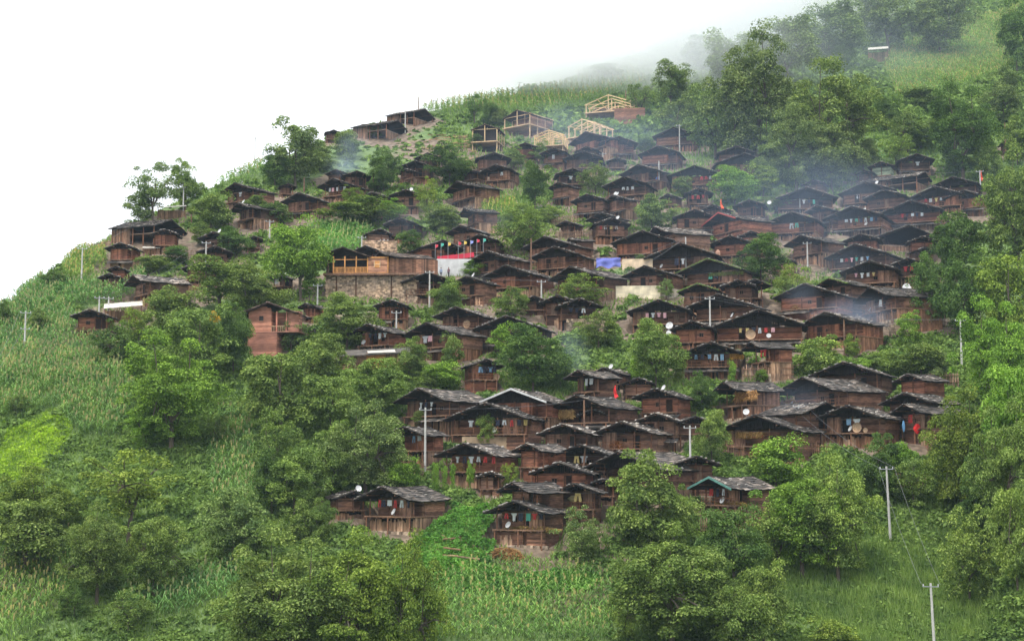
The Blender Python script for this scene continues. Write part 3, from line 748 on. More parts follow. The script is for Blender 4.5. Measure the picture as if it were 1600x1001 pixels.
# ------------------------------------------------------------ special buildings
def at(px, py, H=0, dy=0):
    x, y = solve(px, py, H); y += dy
    return Vector((x, y, Gf(x, y))), y/F
rnd = random.Random(5)
def balustrade_house():
    p, m = at(560, 464); y = p.y; W = 116*m; az = math.atan2(p.x, y); rz = -az+R(-8)
    t = thing('log_house', p, rz); tag(t, 'large house with a varnished pine balustrade above a long stone wall', 'house', 'houses of the hillside village')
    def X(px): return (px-560)*m
    def Z(py): return (464-py)*m
    g = MB(); r2 = random.Random(3)
    zz = -1.5
    while zz < Z(430):
        xx = X(508)+r2.uniform(-.1, .1); hh = r2.uniform(.22, .36)
        while xx < X(650):
            a = r2.uniform(.25, .6); g.box(xx, r2.uniform(-.05,.05), zz, xx+a-.02, .4, zz+hh-.02); xx += a
        zz += hh
    g.box(X(508), .15, -1.6, X(650), 4, Z(431)); g.build('stone_wall', M['stone'], t, (1.0,.95,.9,1))
    for a in (525, 556, 612):
        g = MB(); g.box(X(a)-.12, -.09, -1.2, X(a)+.12, -.055, Z(431)); g.build('timber_stud', M['beam'], t, (.5,.45,.4,1))
    g = MB(); g.box(X(505), -.9, Z(430), X(655), 7, Z(427)); dk = g.build('floor_deck', M['beam'], t)
    g = MB()
    for k in range(14): xx = X(508)+k*(X(650)-X(508))/13; g.bar((xx, -1.05, Z(431)), (xx, .5, Z(431)), .1, 0, 4)
    g.build('joists', M['beam'], dk)
    z0, z1 = Z(427), Z(402)
    # balcony bays (left) with balusters, boarded room (right)
    g = MB(); xl, xr = X(521), X(574)
    g.bar((xl, -.7, z0+.95), (xr, -.7, z0+.95), .07, 0, 4); g.bar((xl, -.7, z0+.1), (xr, -.7, z0+.1), .06, 0, 4)
    g.bar((xl, -.7, z1-.35), (xr, -.7, z1-.35), .06, 0, 4)
    xx = xl
    while xx < xr: g.box(xx, -.73, z0+.1, xx+.11, -.68, z0+.93); xx += .22
    g.build('balustrade', M['orange'], t)
    for a in (521, 539, 557, 575, 607):
        g = MB(); g.box(X(a)-.09, -.8, z0, X(a)+.09, -.6, z1+.2); g.build('post', M['orange'], t)
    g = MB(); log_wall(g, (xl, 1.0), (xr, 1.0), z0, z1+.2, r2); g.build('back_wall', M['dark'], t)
    g = MB(); log_wall(g, (xr+.1, -.6), (X(606), -.6), z0, z1+.1, r2, h=.3); g.build('wall', M['log'], t, (1.6,1.5,1.4,1))
    g = MB(); g.box(X(585), -.76, z0+.9, X(595), -.70, z0+2.0); wn = g.build('window', M['orange'], t)
    g = MB(); 
    for a, b, c_, d_ in ((585,586,.9,2),(594,595,.9,2)): g.box(X(a), -.8, z0+c_, X(b), -.763, z0+d_)
    g.box(X(585), -.81, z0+1.4, X(595), -.765, z0+1.48); g.build('frame', M['newwood'], wn)
    g = MB(); g.box(xr, -.74, z0-.05, X(607), -.7, z0+.12); g.box(xr, -.74, z1-.15, X(607), -.7, z1+.1); g.build('trim', M['orange'], t)
    g = MB(); plank_wall(g, (X(609), -.5), (X(683), 2.2), z0-.1, z1-.05, r2, ragged=.05); log_wall(g, (X(609), -.42), (X(683), 2.3), z0, z1-.1, r2)
    log_wall(g, (X(512), 0), (X(503), 4), z0, z1, r2); g.box(X(505), 5, z0-3, X(660), 5.2, z1)
    g.build('side_wall', M['log'], t, (.95,.9,.85,1))
    # two slate roofs
    for (a0, a1, cx, dz, yo, L, nm) in ((488, 574, 535, 0, -1.2, 8, 0), (560, 612, 586, .35, -1.3, 9, 1)):
        Wd = (a1-a0)*m; mb, sb = slate_roof(Wd, L, 0, r2)
        o = mb.build('roof', [M['slate'], M['dark']], t, (1.15,1.0,.92,1)); o.location = (X(cx), yo, z1+Wd/2*PT+.05+dz)
        if nm: o.rotation_euler = (0, 0, R(-58)); o.location = (X(592), .4, z1+1.1); 
    FOOT.append((p.x, p.y, rz, W, 8, p.z)); return t
balustrade_house()
def pink_house():
    p, m = at(410, 556); rz = -math.atan2(p.x, p.y)-R(18)
    t = thing('log_house', p, rz); tag(t, 'tall pinkish-brown log house with a small square window, on a stacked timber base', 'house', 'houses of the hillside village')
    r2 = random.Random(9); W = 46*m; Z = lambda py: (556-py)*m
    g = MB(); log_wall(g, (-W/2-.35, -.2), (W/2+.1, -.2), -1.5, Z(519), r2, h=.3, th=.3); log_wall(g, (-W/2-.35, 0), (-W/2-.35, 5), -1.5, Z(519), r2, h=.3)
    log_wall(g, (W/2+.1, 0), (W/2+.1, 5), -1.5, Z(519), r2, h=.3); g.build('timber_base', M['pink'], t, (.9,.85,.85,1))
    g = MB(); Ha = Z(475); f = lambda zz: (W/2-(Ha-.15-zz)/PT, W/2+(Ha-.15-zz)/PT)
    log_wall(g, (-W/2, 0), (W/2-.9, 0), Z(519), Ha-.2, r2, h=.2, th=.1, topf=f); log_wall(g, (-W/2, .1), (-W/2, 5), Z(519), Z(486), r2)
    log_wall(g, (W/2, 1.8), (W/2, 5), Z(519), Z(486), r2); log_wall(g, (-W/2, 5), (W/2, 5), Z(519), Z(486), r2, h=.4); log_wall(g, (W/2-.9, .1), (W/2-.9, 1.7), Z(519), Z(486), r2); log_wall(g, (W/2-.9, 1.8), (W/2+3.2, 1.8), Z(519), Z(486), r2)
    g.build('wall', M['pink'], t, (1,.95,.9,1))
    g = MB(); g.box(-.55, -.13, Z(501), .05, -.06, Z(493)); wn = g.build('window', M['dark'], t)
    g = MB(); g.box(-.62, -.15, Z(493), .12, -.056, Z(493)+.08); g.box(-.62, -.15, Z(501)-.08, .12, -.056, Z(501)); g.build('window_frame', M['pink'], wn)
    log_wall_wing = MB(); log_wall(log_wall_wing, (W/2+1.6, .1), (W/2+3.2, .1), Z(519), Z(486), r2, h=.2, th=.1); log_wall(log_wall_wing, (W/2+3.2, .2), (W/2+3.2, 1.7), Z(519), Z(486), r2); log_wall_wing.build('wing_wall', M['pink'], t, (.85,.85,.85,1))
    for xx in (W/2-.08, W/2+1.4):
        g = MB(); g.box(xx-.1, -.05, Z(519), xx+.1, .15, Z(486)); g.build('post', M['pink'], t, (1.15,1,1,1))
    g = MB(); g.bar((W/2-.8, 0, Z(519)+.9), (W/2+1.4, 0, Z(519)+.9), .05); 
    for k in range(7): g.bar((W/2-.8+k*.33, 0, Z(519)), (W/2-.8+k*.33, 0, Z(519)+.9), .03)
    g.build('railing', M['newwood'], t); g = MB(); g.box(-W/2-.1, -.3, Z(519)-.02, W/2+3.3, 5, Z(519)+.12); g.build('floor_deck', M['pink'], t)
    mb, sb = slate_roof(W+4.6, 8, 0, r2); o = mb.build('roof', [M['slate'], M['dark']], t, (1.9,1.5,1.35,1)); o.location = (.9, -.9, Ha+.25)
    FOOT.append((p.x, p.y, rz, W, 6, p.z))
pink_house()
def sheet_shed(px0, py0, px1, py1, depth, label, rise=1.0, hgt=2.0, tilt=.25):
    """open shed under one pale sheet: its front eave runs between the two photo points"""
    p, m = at((px0+px1)/2, max(py0, py1), hgt); W = abs(px1-px0)*m
    t = thing('shed', p, -math.atan2(p.x, p.y)); tag(t, label, 'shed', 'sheds with pale sheet roofs')
    FOOT.append((p.x, p.y, -math.atan2(p.x, p.y), W, depth, p.z)); g = MB(); dz = (py0-py1)*m; n = 10
    for i in range(n):
        a, b = -W/2+W*i/n, -W/2+W*(i+1)/n-.01; za, zb = hgt+dz*(i/n)+.03*math.sin(i*2), hgt+dz*((i+1)/n)
        g.quadbox([(a,0,za),(b,0,zb),(b,depth,zb+rise),(a,depth,za+rise),(a,0,za+.05),(b,0,zb+.05),(b,depth,zb+rise+.05),(a,depth,za+rise+.05)])
    g.build('roof', M['sheet'], t)
    for sx in (-1, 1):
        for yy in (.15, depth-.15):
            g = MB(); g.bar((sx*(W/2-.15), yy, -1), (sx*(W/2-.15), yy, hgt+dz*(0 if sx < 0 else 1)+rise*yy/depth), .07, 0, 5); g.build('post', M['beam'], t)
    g = MB(); plank_wall(g, (-W/2+.2, depth*.6), (W/2-.2, depth*.6), -.8, hgt, random.Random(int(px0)), ragged=.1); g.build('wall', M['plank'], t, (.9,.75,.6,1))
    return t
sheet_shed(246, 326, 291, 321, 3, 'little open shed with a pale sheet roof beside the pole below the skyline walnut', .7)
sheet_shed(223, 388, 250, 387, 2.5, 'low pale lean-to roof among bushes beside the small red-brown ridge houses', .6, 1.2)
sheet_shed(163, 483, 222, 476, 4.5, 'bright cream sheet roof on the left slope beside the small brown house', 1.2)
sheet_shed(1356, 77, 1388, 77, 6, 'lone pale sheet roof high in the forest at the upper right', 2.4, 4.5)
sheet_shed(620, 557, 633, 555, 2, 'white corner of sheeting poking out of the trees left of the village', .5, 1.4)
def plank_shed():
    p, m = at(585, 580, 0); W = 108*m; t = thing('plank_shed', p, -math.atan2(p.x, p.y)+R(4)); tag(t, 'lean-to shed with orange boards under a pale sheet, below the house hung with tools', 'shed')
    r2 = random.Random(44); H = 30*m
    g = MB(); plank_wall(g, (-W/2, 0), (-W*.12, 0), -1, H*.8, r2); plank_wall(g, (W*.16, 0), (W/2, 0), -1, H, r2); g.box(-W/2, .5, -1, W/2, .6, H*.8); g.build('wall', M['plank'], t, (1,.8,.7,1))
    g = MB(); plank_wall(g, (-W*.12, -.02), (W*.16, -.02), .3, H*.95, r2); g.build('board_screen', M['orange'], t, (.8,.7,.6,1))
    g = MB(); g.quadbox([(-W/2-.3,-.7,H*.72),(W/2+.3,-.7,H*.98),(W/2+.3,3,H*1.35),(-W/2-.3,3,H*1.1),(-W/2-.3,-.7,H*.72+.12),(W/2+.3,-.7,H*.98+.12),(W/2+.3,3,H*1.35+.12),(-W/2-.3,3,H*1.1+.12)]); g.build('roof', M['slate'], t)
    g = MB(); g.quadbox([(-W*.1,-.6,H*.88+.13),(W*.3,-.6,H*.95+.13),(W*.3,1.2,H*1.13+.13),(-W*.1,1.2,H*1.03+.13),(-W*.1,-.6,H*.88+.19),(W*.3,-.6,H*.95+.19),(W*.3,1.2,H*1.13+.19),(-W*.1,1.2,H*1.03+.19)]); g.build('roof_sheet', M['sheet'], t)
plank_shed()
# timber frames under construction
def timber_frame(apx, apy, lx, rx, deckpy, label, mode='frame', dark=False):
    Ha = 6.6; p, m = at(apx, apy, Ha); lw, rw = (apx-lx)*m, (rx-apx)*m
    psi = min(math.atan(max(rw-lw, .3)/(2*lw)/1.1), R(60)); W = 2*lw/math.cos(psi); L = max((rw-lw)/max(math.sin(psi), .2), 4); L = min(L, 12)
    rz = -(psi+math.atan2(p.x, p.y)); t = thing('unfinished_house', p, rz); tag(t, label, 'timber frame', 'unfinished timber frames')
    zd = Ha-(deckpy-apy)*m; hw = W/2-.4; e = Ha-hw*PT
    r2 = random.Random(int(apx)); nb = 4
    tn = (1.15,1.12,1.05,1) if mode == 'frame' else (1.05,1,.95,1)
    for k in range(nb):
        yy = .3+(L-.6)*k/(nb-1)
        for xx in (-hw, 0, hw):
            g = MB(); g.bar((xx, yy, -1.5 if xx else zd), (xx, yy, Ha-abs(xx)*PT-.1), .15, 0, 4); g.build('post', M['newwood'], t, tn)
        g = MB(); g.bar((-hw, yy, e-.1), (hw, yy, e-.1), .08, 0, 4)
        for s in (-1, 1): g.bar((0, yy, Ha), (s*W/2, yy, Ha-W/2*PT), .13, 0, 4)
        g.build('truss', M['newwood'], t, tn)
    g = MB()
    for f_ in (0, .5, 1):
        for s in (-1, 1): g.bar((s*f_*hw, 0, Ha-f_*hw*PT+.12), (s*f_*hw, L, Ha-f_*hw*PT+.12), .07, 0, 4)
    g.build('purlins', M['newwood'], t, tn)
    g = MB(); g.box(-hw-.3, -.3, zd-.22, hw+.3, L, zd); g.build('floor_deck', M['newwood'], t, (1.05,1,.95,1))
    g = MB()
    if mode == 'walled':
        log_wall(g, (-hw+.1, L*.4), (hw-.1, L*.4), zd, e, r2); log_wall(g, (hw, .5), (hw, L-.4), zd, e-.4, r2)
    if dark:
        g.box(-hw+.1, 1.2, zd, hw-.1, 1.25, e)
    g.box(-hw+.2, L*.6, -1.5, hw-.2, L*.6+.1, zd-.25)
    g.build('wall', M['dark'] if dark else M['log'], t, (1.2,1.15,1.1,1))
    if mode in ('walled', 'roofed') or dark:
        mb, sb = slate_roof(W, L, Ha, r2); mb.build('roof', [M['slate'], M['dark']], t, (1.3,1.1,1,1))
    FOOT.append((p.x, p.y, rz, W, L, p.z))
timber_frame(757, 194, 735, 792, 222, 'small frame house with black sheeting, farthest left of the unfinished buildings', 'frame', True)
timber_frame(807, 172, 785, 868, 198, 'roofed timber frame with a long pale floor beam beside the black-sheeted one', 'walled')
timber_frame(857, 203, 832, 892, 228, 'collapsed-looking open timber frame with tangled rafters under the roofed frame', 'frame')
timber_frame(908, 186, 885, 962, 214, 'bare bright rafters of a new house just above the large smoky house', 'frame')
timber_frame(950, 148, 912, 1008, 175, 'largest and highest unfinished house with a half-built log wall', 'frame')
def log_block(px0, px1, pyb, pyt, label, mat='log', col=(1.3,1.15,1.05,1), cat='log wall', name='log_wall', d=3.0):
    p, m = at((px0+px1)/2, pyb); W = (px1-px0)*m; t = MB(); r2 = random.Random(int(px0)); H = (pyb-pyt)*m
    if mat == 'log':
        log_wall(t, (-W/2, 0), (W/2, 0), -1, H, r2, h=.28); log_wall(t, (-W/2, .1), (-W/2, d), -1, H, r2); log_wall(t, (W/2, .1), (W/2, d), -1, H, r2); log_wall(t, (-W/2, d), (W/2, d), -1, H, r2, h=.5)
    elif mat == 'stone':
        zz = -1
        while zz < H:
            xx = -W/2
            while xx < W/2: a = r2.uniform(.25, .6); t.box(xx, r2.uniform(-.08,.05), zz, min(xx+a, W/2+.1)-.02, .5, zz+.27); xx += a
            zz += .29
    else: t.box(-W/2, 0, -1, W/2, .35, H)
    o = t.build(name, M[mat], color=col); o.location = p; o.rotation_euler = (0, 0, -math.atan2(p.x, p.y)); tag(o, label, cat); return o
log_block(960, 1008, 196, 168, 'unroofed log walls of the highest unfinished house, beside its frame', d=5)
log_block(972, 1020, 422, 404, 'cream stone terrace wall under the large rust-red house', 'cream', cat='wall', name='terrace_wall')
log_block(962, 1032, 466, 446, 'bright cream plastered wall with stained edges in the village centre', 'cream', (1.3,1.3,1.25,1), cat='wall', name='plastered_wall')
log_block(682, 741, 431, 404, 'white painted wall beneath the red banner, two people in front', 'white', (1,1,1,1), 'wall', 'white_wall')
log_block(565, 620, 402, 376, 'low stone terrace wall left of the flag row, above the balustrade house', 'stone', cat='wall', name='terrace_wall')
log_block(885, 945, 520, 500, 'rubble wall beneath the gable of stacked logs', 'stone', (.7,.68,.65,1), cat='wall', name='rubble_wall')
log_block(1390, 1425, 530, 505, 'rubble stone wall at the right end of the smoky-roofed house', 'stone', (.75,.72,.68,1), cat='wall', name='rubble_wall')
log_block(722, 806, 697, 682, 'tall ochre wall under the house with the many coloured clothes', 'cream', (.6,.5,.42,1), cat='wall', name='mud_wall')

# ------------------------------------------------------------ fences of stakes
def fence(pts, h, label, col=(1,.9,.85,1), rag=.18, seed=0, lean=.0):
    r2 = random.Random(seed+int(pts[0][0])); W3 = [at(px, py)[0] for px, py in pts]
    t = thing('stake_fence', W3[0]); tag(t, label, 'fence', 'stake fences between the houses')
    g = MB(); rl = MB(); o0 = W3[0]
    for a, b in zip(W3, W3[1:]):
        n = max(2, int((b-a).length/.2)); d = (b-a).normalized()
        for k in range(n):
            q = a+(b-a)*(k/n)-o0; hh = h+r2.uniform(-rag, rag); wv = r2.uniform(.05, .09)
            g.bar(q-Vector((0,0,.6)), q+Vector((r2.uniform(-.06,.06), r2.uniform(-.05,.05), hh)), wv, 0, 4, wv*.7)
        for zz in (.35, .8): rl.bar(a-o0+Vector((0,-.12,h*zz)), b-o0+Vector((0,-.12,h*zz)), .045, 0, 4)
    g.build('palings', M['plank'], t, col); rl.build('rail', M['beam'], t, col); return t
fence([(862,352),(905,352)], 1.9, 'stake fence below the tall plain gable in the middle of the village', seed=1)
fence([(868,374),(928,371)], 1.5, 'grey stake fence between the centre gable and the blue tarpaulin', (1,1,1,1))
fence([(832,418),(866,417)], 1.4, 'pale plank fence left of the house beside the blue tarpaulin', (1.4,1.2,1,1))
fence([(1160,595),(1241,592)], 2.0, 'weathered fence with bleached tops under the red-boarded house', (1.3,1.2,1.15,1), .3)
fence([(1440,500),(1480,510),(1520,515)], 1.8, 'grey leaning fence above the grassy clearing at the right', (.9,.85,.85,1), .4)
fence([(1445,606),(1500,604)], 2.0, 'grey paling fence right of the small log house under the bushes', (1,.95,.95,1), .2)
fence([(1400,770),(1450,775)], 2.4, 'brown plank fence behind the upper concrete pole at lower right', (.9,.6,.5,1), .1)
fence([(1095,835),(1190,830)], 2.6, 'dark stake fence beneath the green-edged house at the village foot', (.75,.65,.6,1), .4)
fence([(1270,710),(1300,712)], 1.4, 'short stake fence beside the bright green bush below the maize tassels', (1,.8,.7,1), .3)
fence([(640,300),(672,302)], 1.0, 'low brushwood fence above the round green bushes', (.9,.75,.65,1), .2)
fence([(1130,712),(1165,716)], 1.5, 'thin stake fence below the house with tassels of maize', (1,.9,.8,1), .4)
fence([(135,390),(175,383)], .9, 'low fence on the left ridge in front of the open barn', (.9,.8,.7,1), .2)
fence([(285,403),(330,402)], 1.5, 'brushwood fence behind the long low house on the left hillside', (.8,.75,.72,1), .4)
fence([(620,735),(665,745)], 1.6, 'slanting stake fence left of the vine-covered poles', (.9,.8,.75,1), .3)
fence([(1155,500),(1170,499)], .8, 'thin pale stakes before the long front in the right village', (1.8,1.7,1.6,1), .3)
fence([(445,512),(478,500)], 1.2, 'brushwood fence above the rubble beside the pinkish-brown house', (.8,.72,.7,1), .3)
fence([(700,262),(742,270)], .8, 'pale brushwood barrier below the felled timber', (1.2,1.0,.85,1), .4)

# ------------------------------------------------------------ poles and wires
POLES = [(38,485,548,2,'grey double-armed pole at the left edge beside the cornfield'),(127,385,447,1,'tall pole standing alone in the left cornfield'),(154,462,507,1,'pole in front of the small brown house on the left slope'),
(169,463,495,1,'shorter pole between the small brown house and the cream sheet roof'),(286,285,335,1,'pole beside the skyline walnut tree'),(299,333,350,0,'short thick post below the skyline shed'),
(321,376,432,1,'pole in front of the house with straw on its ledge'),(421,343,374,1,'pole above the bright green tree on the left'),(398,205,255,1,'thin pole on the bare skyline left of the big spreading tree'),
(455,272,288,0,'short pole left of the paired pole below the big skyline tree'),(475,277,302,0,'short pole right of the black gable below the big skyline tree'),(583,265,300,0,'pole left of the dark round tree near the smoke'),
(633,170,207,0,'pole before the long dark skyline barn'),(654,150,177,0,'thin pole on the skyline behind the long dark barn'),(677,152,170,1,'small skyline pole with a crossarm, left of the bare trees'),
(565,368,404,1,'pole behind the roof of the balustrade house'),(600,373,395,1,'shorter pole right of the balustrade roof pole'),(671,422,486,1,'tall pole holding a fan of slanting cables'),(619,485,538,1,'pole in front of the house hung with tools'),
(496,443,476,1,'pole left of the long stone wall'),(440,425,440,1,'small pole beside the half-hidden house behind the tall green tree'),(830,371,432,0,'thin dark pole in front of the long low centre roof'),(1062,193,238,1,'tall pale pole of the highest right-hand house'),
(1030,250,295,0,'tall pole beside the blue bundle'),(942,238,260,1,'small pole with a pale crossarm near the square white cloth house'),(1250,293,332,0,'pole before the low wide veranda house'),(1072,369,426,0,'pole in front of the broken plank fence, right of the rust-red house'),
(1262,377,416,1,'pole with two insulators before the tall gable'),(1110,463,534,1,'tall grey pole with long spans in the right village'),(1320,497,555,0,'leaning pole beside the smoky-roofed house'),(1503,497,575,1,'pole in the grassy clearing at the right'),
(1532,265,299,1,'pole with the red flag at far right'),(1572,190,248,0,'slim pole above the huge tree at the right edge'),(1249,632,686,1,'pole before the house with tassels of maize'),(1392,730,850,1,'long white-grey pole on the lower right grass slope'),
(1462,915,1040,1,'nearest pole, cut by the bottom edge of the picture'),(1079,665,748,1,'tall pole with slanting stays beside the bushy ivy column'),(913,625,695,0,'pole before the house with drying grain'),(908,693,757,0,'leaning dark pole in front of the rust-red doors'),
(664,637,742,1,'tall pale pole beside the vine-covered poles'),(978,140,171,0,'pole standing in front of the highest unfinished house'),(904,88,128,0,'fog-faded pole in the upper cornfield'),(812,126,147,1,'fog-faded pole with crossarm on the skyline cornfield'),
(1334,247,262,0,'stub of a pole at the forest foot, right'),(846,437,470,1,'dark insulator pole in the feathery light trees at the centre')]
def pole(px, pt, pb, arms, label):
    p, m = at(px, pb); h = (pb-pt)*m; t = thing('utility_pole', p, -math.atan2(p.x, p.y)); tag(t, label, 'utility pole', 'utility poles')
    lean = 0.03 if px in (1392, 1462) else -.12 if px == 908 else 0.0
    g = MB(); g.bar((0,0,-.8), (-lean*h,0,h), .17, 0, 8, .11); g.build('shaft', M['concrete'] if arms or px in (1250,1072,1030,1062,633) else M['beam'], t, (1,1,1,1))
    tops = []
    for a in range(arms):
        zz = h-.35-a*2.4; w_ = .75 if a == 0 else .65
        g = MB(); g.box(-lean*h-w_, -.14, zz, -lean*h+w_, -.06, zz+.09); ca = g.build('crossarm', M['steel'], t)
        for s in (-.9, .9):
            g = MB(); g.bar((-lean*h+s*w_, -.1, zz+.09), (-lean*h+s*w_, -.1, zz+.3), .06, 0, 6, .04); g.build('insulator', M['white'], ca)
    r_ = Matrix.Rotation(-math.atan2(p.x, p.y), 3, 'Z')
    return [p+r_ @ Vector((-lean*h+s, -.1, h-.1)) for s in (-.85, .85)] if arms else [p+Vector((0,0,h))]*2
PT_ = {q[0]: pole(*q) for q in POLES}
def wire(a, b, label, sag=.03, n=14, r=.013):
    ea, eb = (a if isinstance(a, list) else PT_[a]), (b if isinstance(b, list) else PT_[b])
    t = thing('power_line', tuple((ea[0]+eb[0])/2)); tag(t, label, 'power line', 'power lines'); o0 = (ea[0]+eb[0])/2
    for k in (0, 1):
        g = MB(); L = (ea[k]-eb[k]).length; pts = [ea[k].lerp(eb[k], i/n)-Vector((0,0,4*sag*L*(i/n)*(1-i/n)))-o0 for i in range(n+1)]
        for p_, q_ in zip(pts, pts[1:]): g.bar(p_, q_, r, 0, 4)
        g.build('cable', M['wire'], t)
def P2(px, py, H=6): v, m = at(px, py, H); return [v+Vector((0,0,H)), v+Vector((.6,0,H))]
wire(38, P2(-20, 590, 3), 'cables falling from the double-armed pole past the left edge')
wire(127, 286, 'cables rising from the cornfield pole to the skyline walnut pole')
wire(169, 321, 'cables from the sheet-roof pole up to the straw-ledge pole')
wire(321, 421, 'cables between the straw-ledge pole and the pole above the bright tree')
wire(496, 671, 'cables crossing the long stone wall')
wire(475, 583, 'cables between the short poles below the big skyline tree')
wire(565, 440, 'cables from the balustrade roof pole down to the left')
wire(671, 846, 'cables from the fan-cable pole to the insulator pole', .02)
wire(846, 1110, 'long span from the insulator pole to the tall grey pole', .02)
wire(1110, 1503, 'long span from the tall grey pole to the clearing pole', .03)
wire(846, 1072, 'rising span from the insulator pole to the broken-fence pole', .03)
wire(1072, P2(960, 430), 'cables dropping left from the broken-fence pole')
wire(1250, P2(1180, 290), 'cables running left from the low veranda house pole')
wire(1532, P2(1400, 265), 'cables running left from the red-flag pole')
wire(1062, P2(1200, 175, 4), 'cables rising from the pale pole into the forest')
wire(1249, 1392, 'cables from the maize-tassel pole down to the grass-slope pole')
wire(1392, 1462, 'cables between the two white-grey poles on the lower right slope', .02)
wire(664, 913, 'cables between the vine-side pole and the drying-grain pole', .02)
wire(1249, P2(1340, 590), 'cables rising right from the maize-tassel pole')
wire(286, P2(160, 360, 1), 'cables falling left from the skyline walnut pole')

# ------------------------------------------------------------ flags, banner, tarpaulin, people, trays, straw
def clothmesh(w_, h_, amp, seed, nx=8, nz=6, taper=0.):
    r2 = random.Random(seed); ph = r2.uniform(0, 6); g = MB()
    for i in range(nx+1):
        for k in range(nz+1):
            u, v = i/nx, k/nz; hh = h_*(1-taper*u)
            g.v.append((u*w_, amp*math.sin(u*7+ph+v*1.5)*(.2+u), -v*hh-taper*.3*u*h_+amp*.4*math.sin(u*5+ph)))
    nv = len(g.v); g.v += [(x, y+.03, z) for x, y, z in g.v]
    for i in range(nx):
        for k in range(nz):
            a = i*(nz+1)+k; q = (a, a+1, a+nz+2, a+nz+1)
            g.f.append(q); g.m.append(0); g.f.append(tuple(nv+j for j in reversed(q))); g.m.append(0)
    return g
def flag(px, pt, pb, w_, h_, col, label, vertical=False, grp=None, base=None):
    if base is None: p, m = at(px, pb)
    else: m = base.y/F; p = base
    H = (pb-pt)*m; t = thing('flag_on_pole', p); tag(t, label, 'flag', grp)
    g = MB(); g.bar((0,0,-.3), (0,0,H), .035, 0, 5); g.build('flagpole', M['steel'] if grp else M['beam'], t)
    g = clothmesh(w_*m, h_*m, .06 if grp else .12, int(px), taper=.5 if grp else 0)
    if not grp: g.v = [((x-w_*m*.25)*(.3+.85*min(1, -z/(h_*m)))*(1+.12*math.sin(z*7))+.12*math.sin(z*2.3), y+.1*math.sin(z*5+x*6), z*(1-.1*math.sin(x*5))) for x, y, z in g.v]
    o = g.build('flag_cloth', M['cloth'], t, col); o.location = (.03, 0, H)
d = HI[(693,375)]
for k, (px, py, cn) in enumerate([(680,387,'r'),(689,385,'g'),(700,384,'y'),(716,383,'r'),(725,382,'y'),(735,381,'w'),(745,379,'r'),(755,378,'g')]):
    q = d['y']-2.2; t_, e_ = ray(px, py+20); b = Vector((t_*q, q, e_*q)); cc = dict(r=(.6,.06,.09,1), g=(.08,.42,.33,1), y=(.7,.5,.1,1), w=(.3,.35,.7,1))[cn]
    nm = ['leftmost small red flag of the row above the banner','left green flag of the row, second from its left end','yellow flag third from the left end of the row','middle red flag of the row','right-hand yellow flag of the row','blue flag between the yellow and the red in the row','right-hand red flag of the row, next to the last','green flag ending the row at the right'][k]
    flag(px, py-4, py+22, 4.2, 6, cc, nm, False, 'row of coloured flags', b)
flag(1125, 306, 332, 4, 17, (.8,.13,.05,1), 'red and orange flag over the red-edged gable', base=Vector((HI[(1123,332)]['x']+.6, HI[(1123,332)]['y']+1, HI[(1123,332)]['z']+HI[(1123,332)]['Ha']-.3)))
flag(1533, 266, 298, 6, 18, (.8,.12,.06,1), 'red flag on a pole at the far right of the village')
flag(961, 602, 645, 5, 20, (.9,.03,.04,1), 'red cloth hanging from a pole beside the house with drying grain')
g = clothmesh(16.5, .75, .06, 3, 20, 3); p, m = at(684, 399, 2.6, -1.5); k_ = (742-684)*m/16.5
o = g.build('banner', M['cloth'], color=(.5,.03,.06,1)); o.location = p+Vector((0,-.3,2.9)); o.scale = (k_,1,1.1); o.rotation_euler = (0, R(-7), 0); tag(o, 'long red banner hung above the white wall', 'banner')
g = MB(); r2 = random.Random(12)
p, m = at(950, 418, 2.0, -1); nx, nz = 16, 8; Wt, Ht = 38*m, 19*m
for i in range(nx+1):
    for k in range(nz+1):
        u, v = i/nx, k/nz; g.v.append(((u-.5)*Wt, .18*math.sin(u*13+v*3)*(.3+v)+.08*math.sin(v*9+u*4), -v*Ht*(1-.25*abs(math.sin(u*5+.5)))))
nv = len(g.v); g.v += [(x, y+.04, z) for x, y, z in g.v]
for i in range(nx):
    for k in range(nz):
        a = i*(nz+1)+k; q = (a, a+1, a+nz+2, a+nz+1); g.f.append(q); g.m.append(0); g.f.append(tuple(nv+j for j in reversed(q))); g.m.append(0)
o = g.build('tarpaulin', M['cloth'], color=(.12,.14,.42,1)); o.location = p+Vector((0, 0, 2.0+Ht)); o.rotation_euler = (R(-12), 0, 0); tag(o, 'bright blue-violet tarpaulin draped over a fence in the village centre', 'tarpaulin')
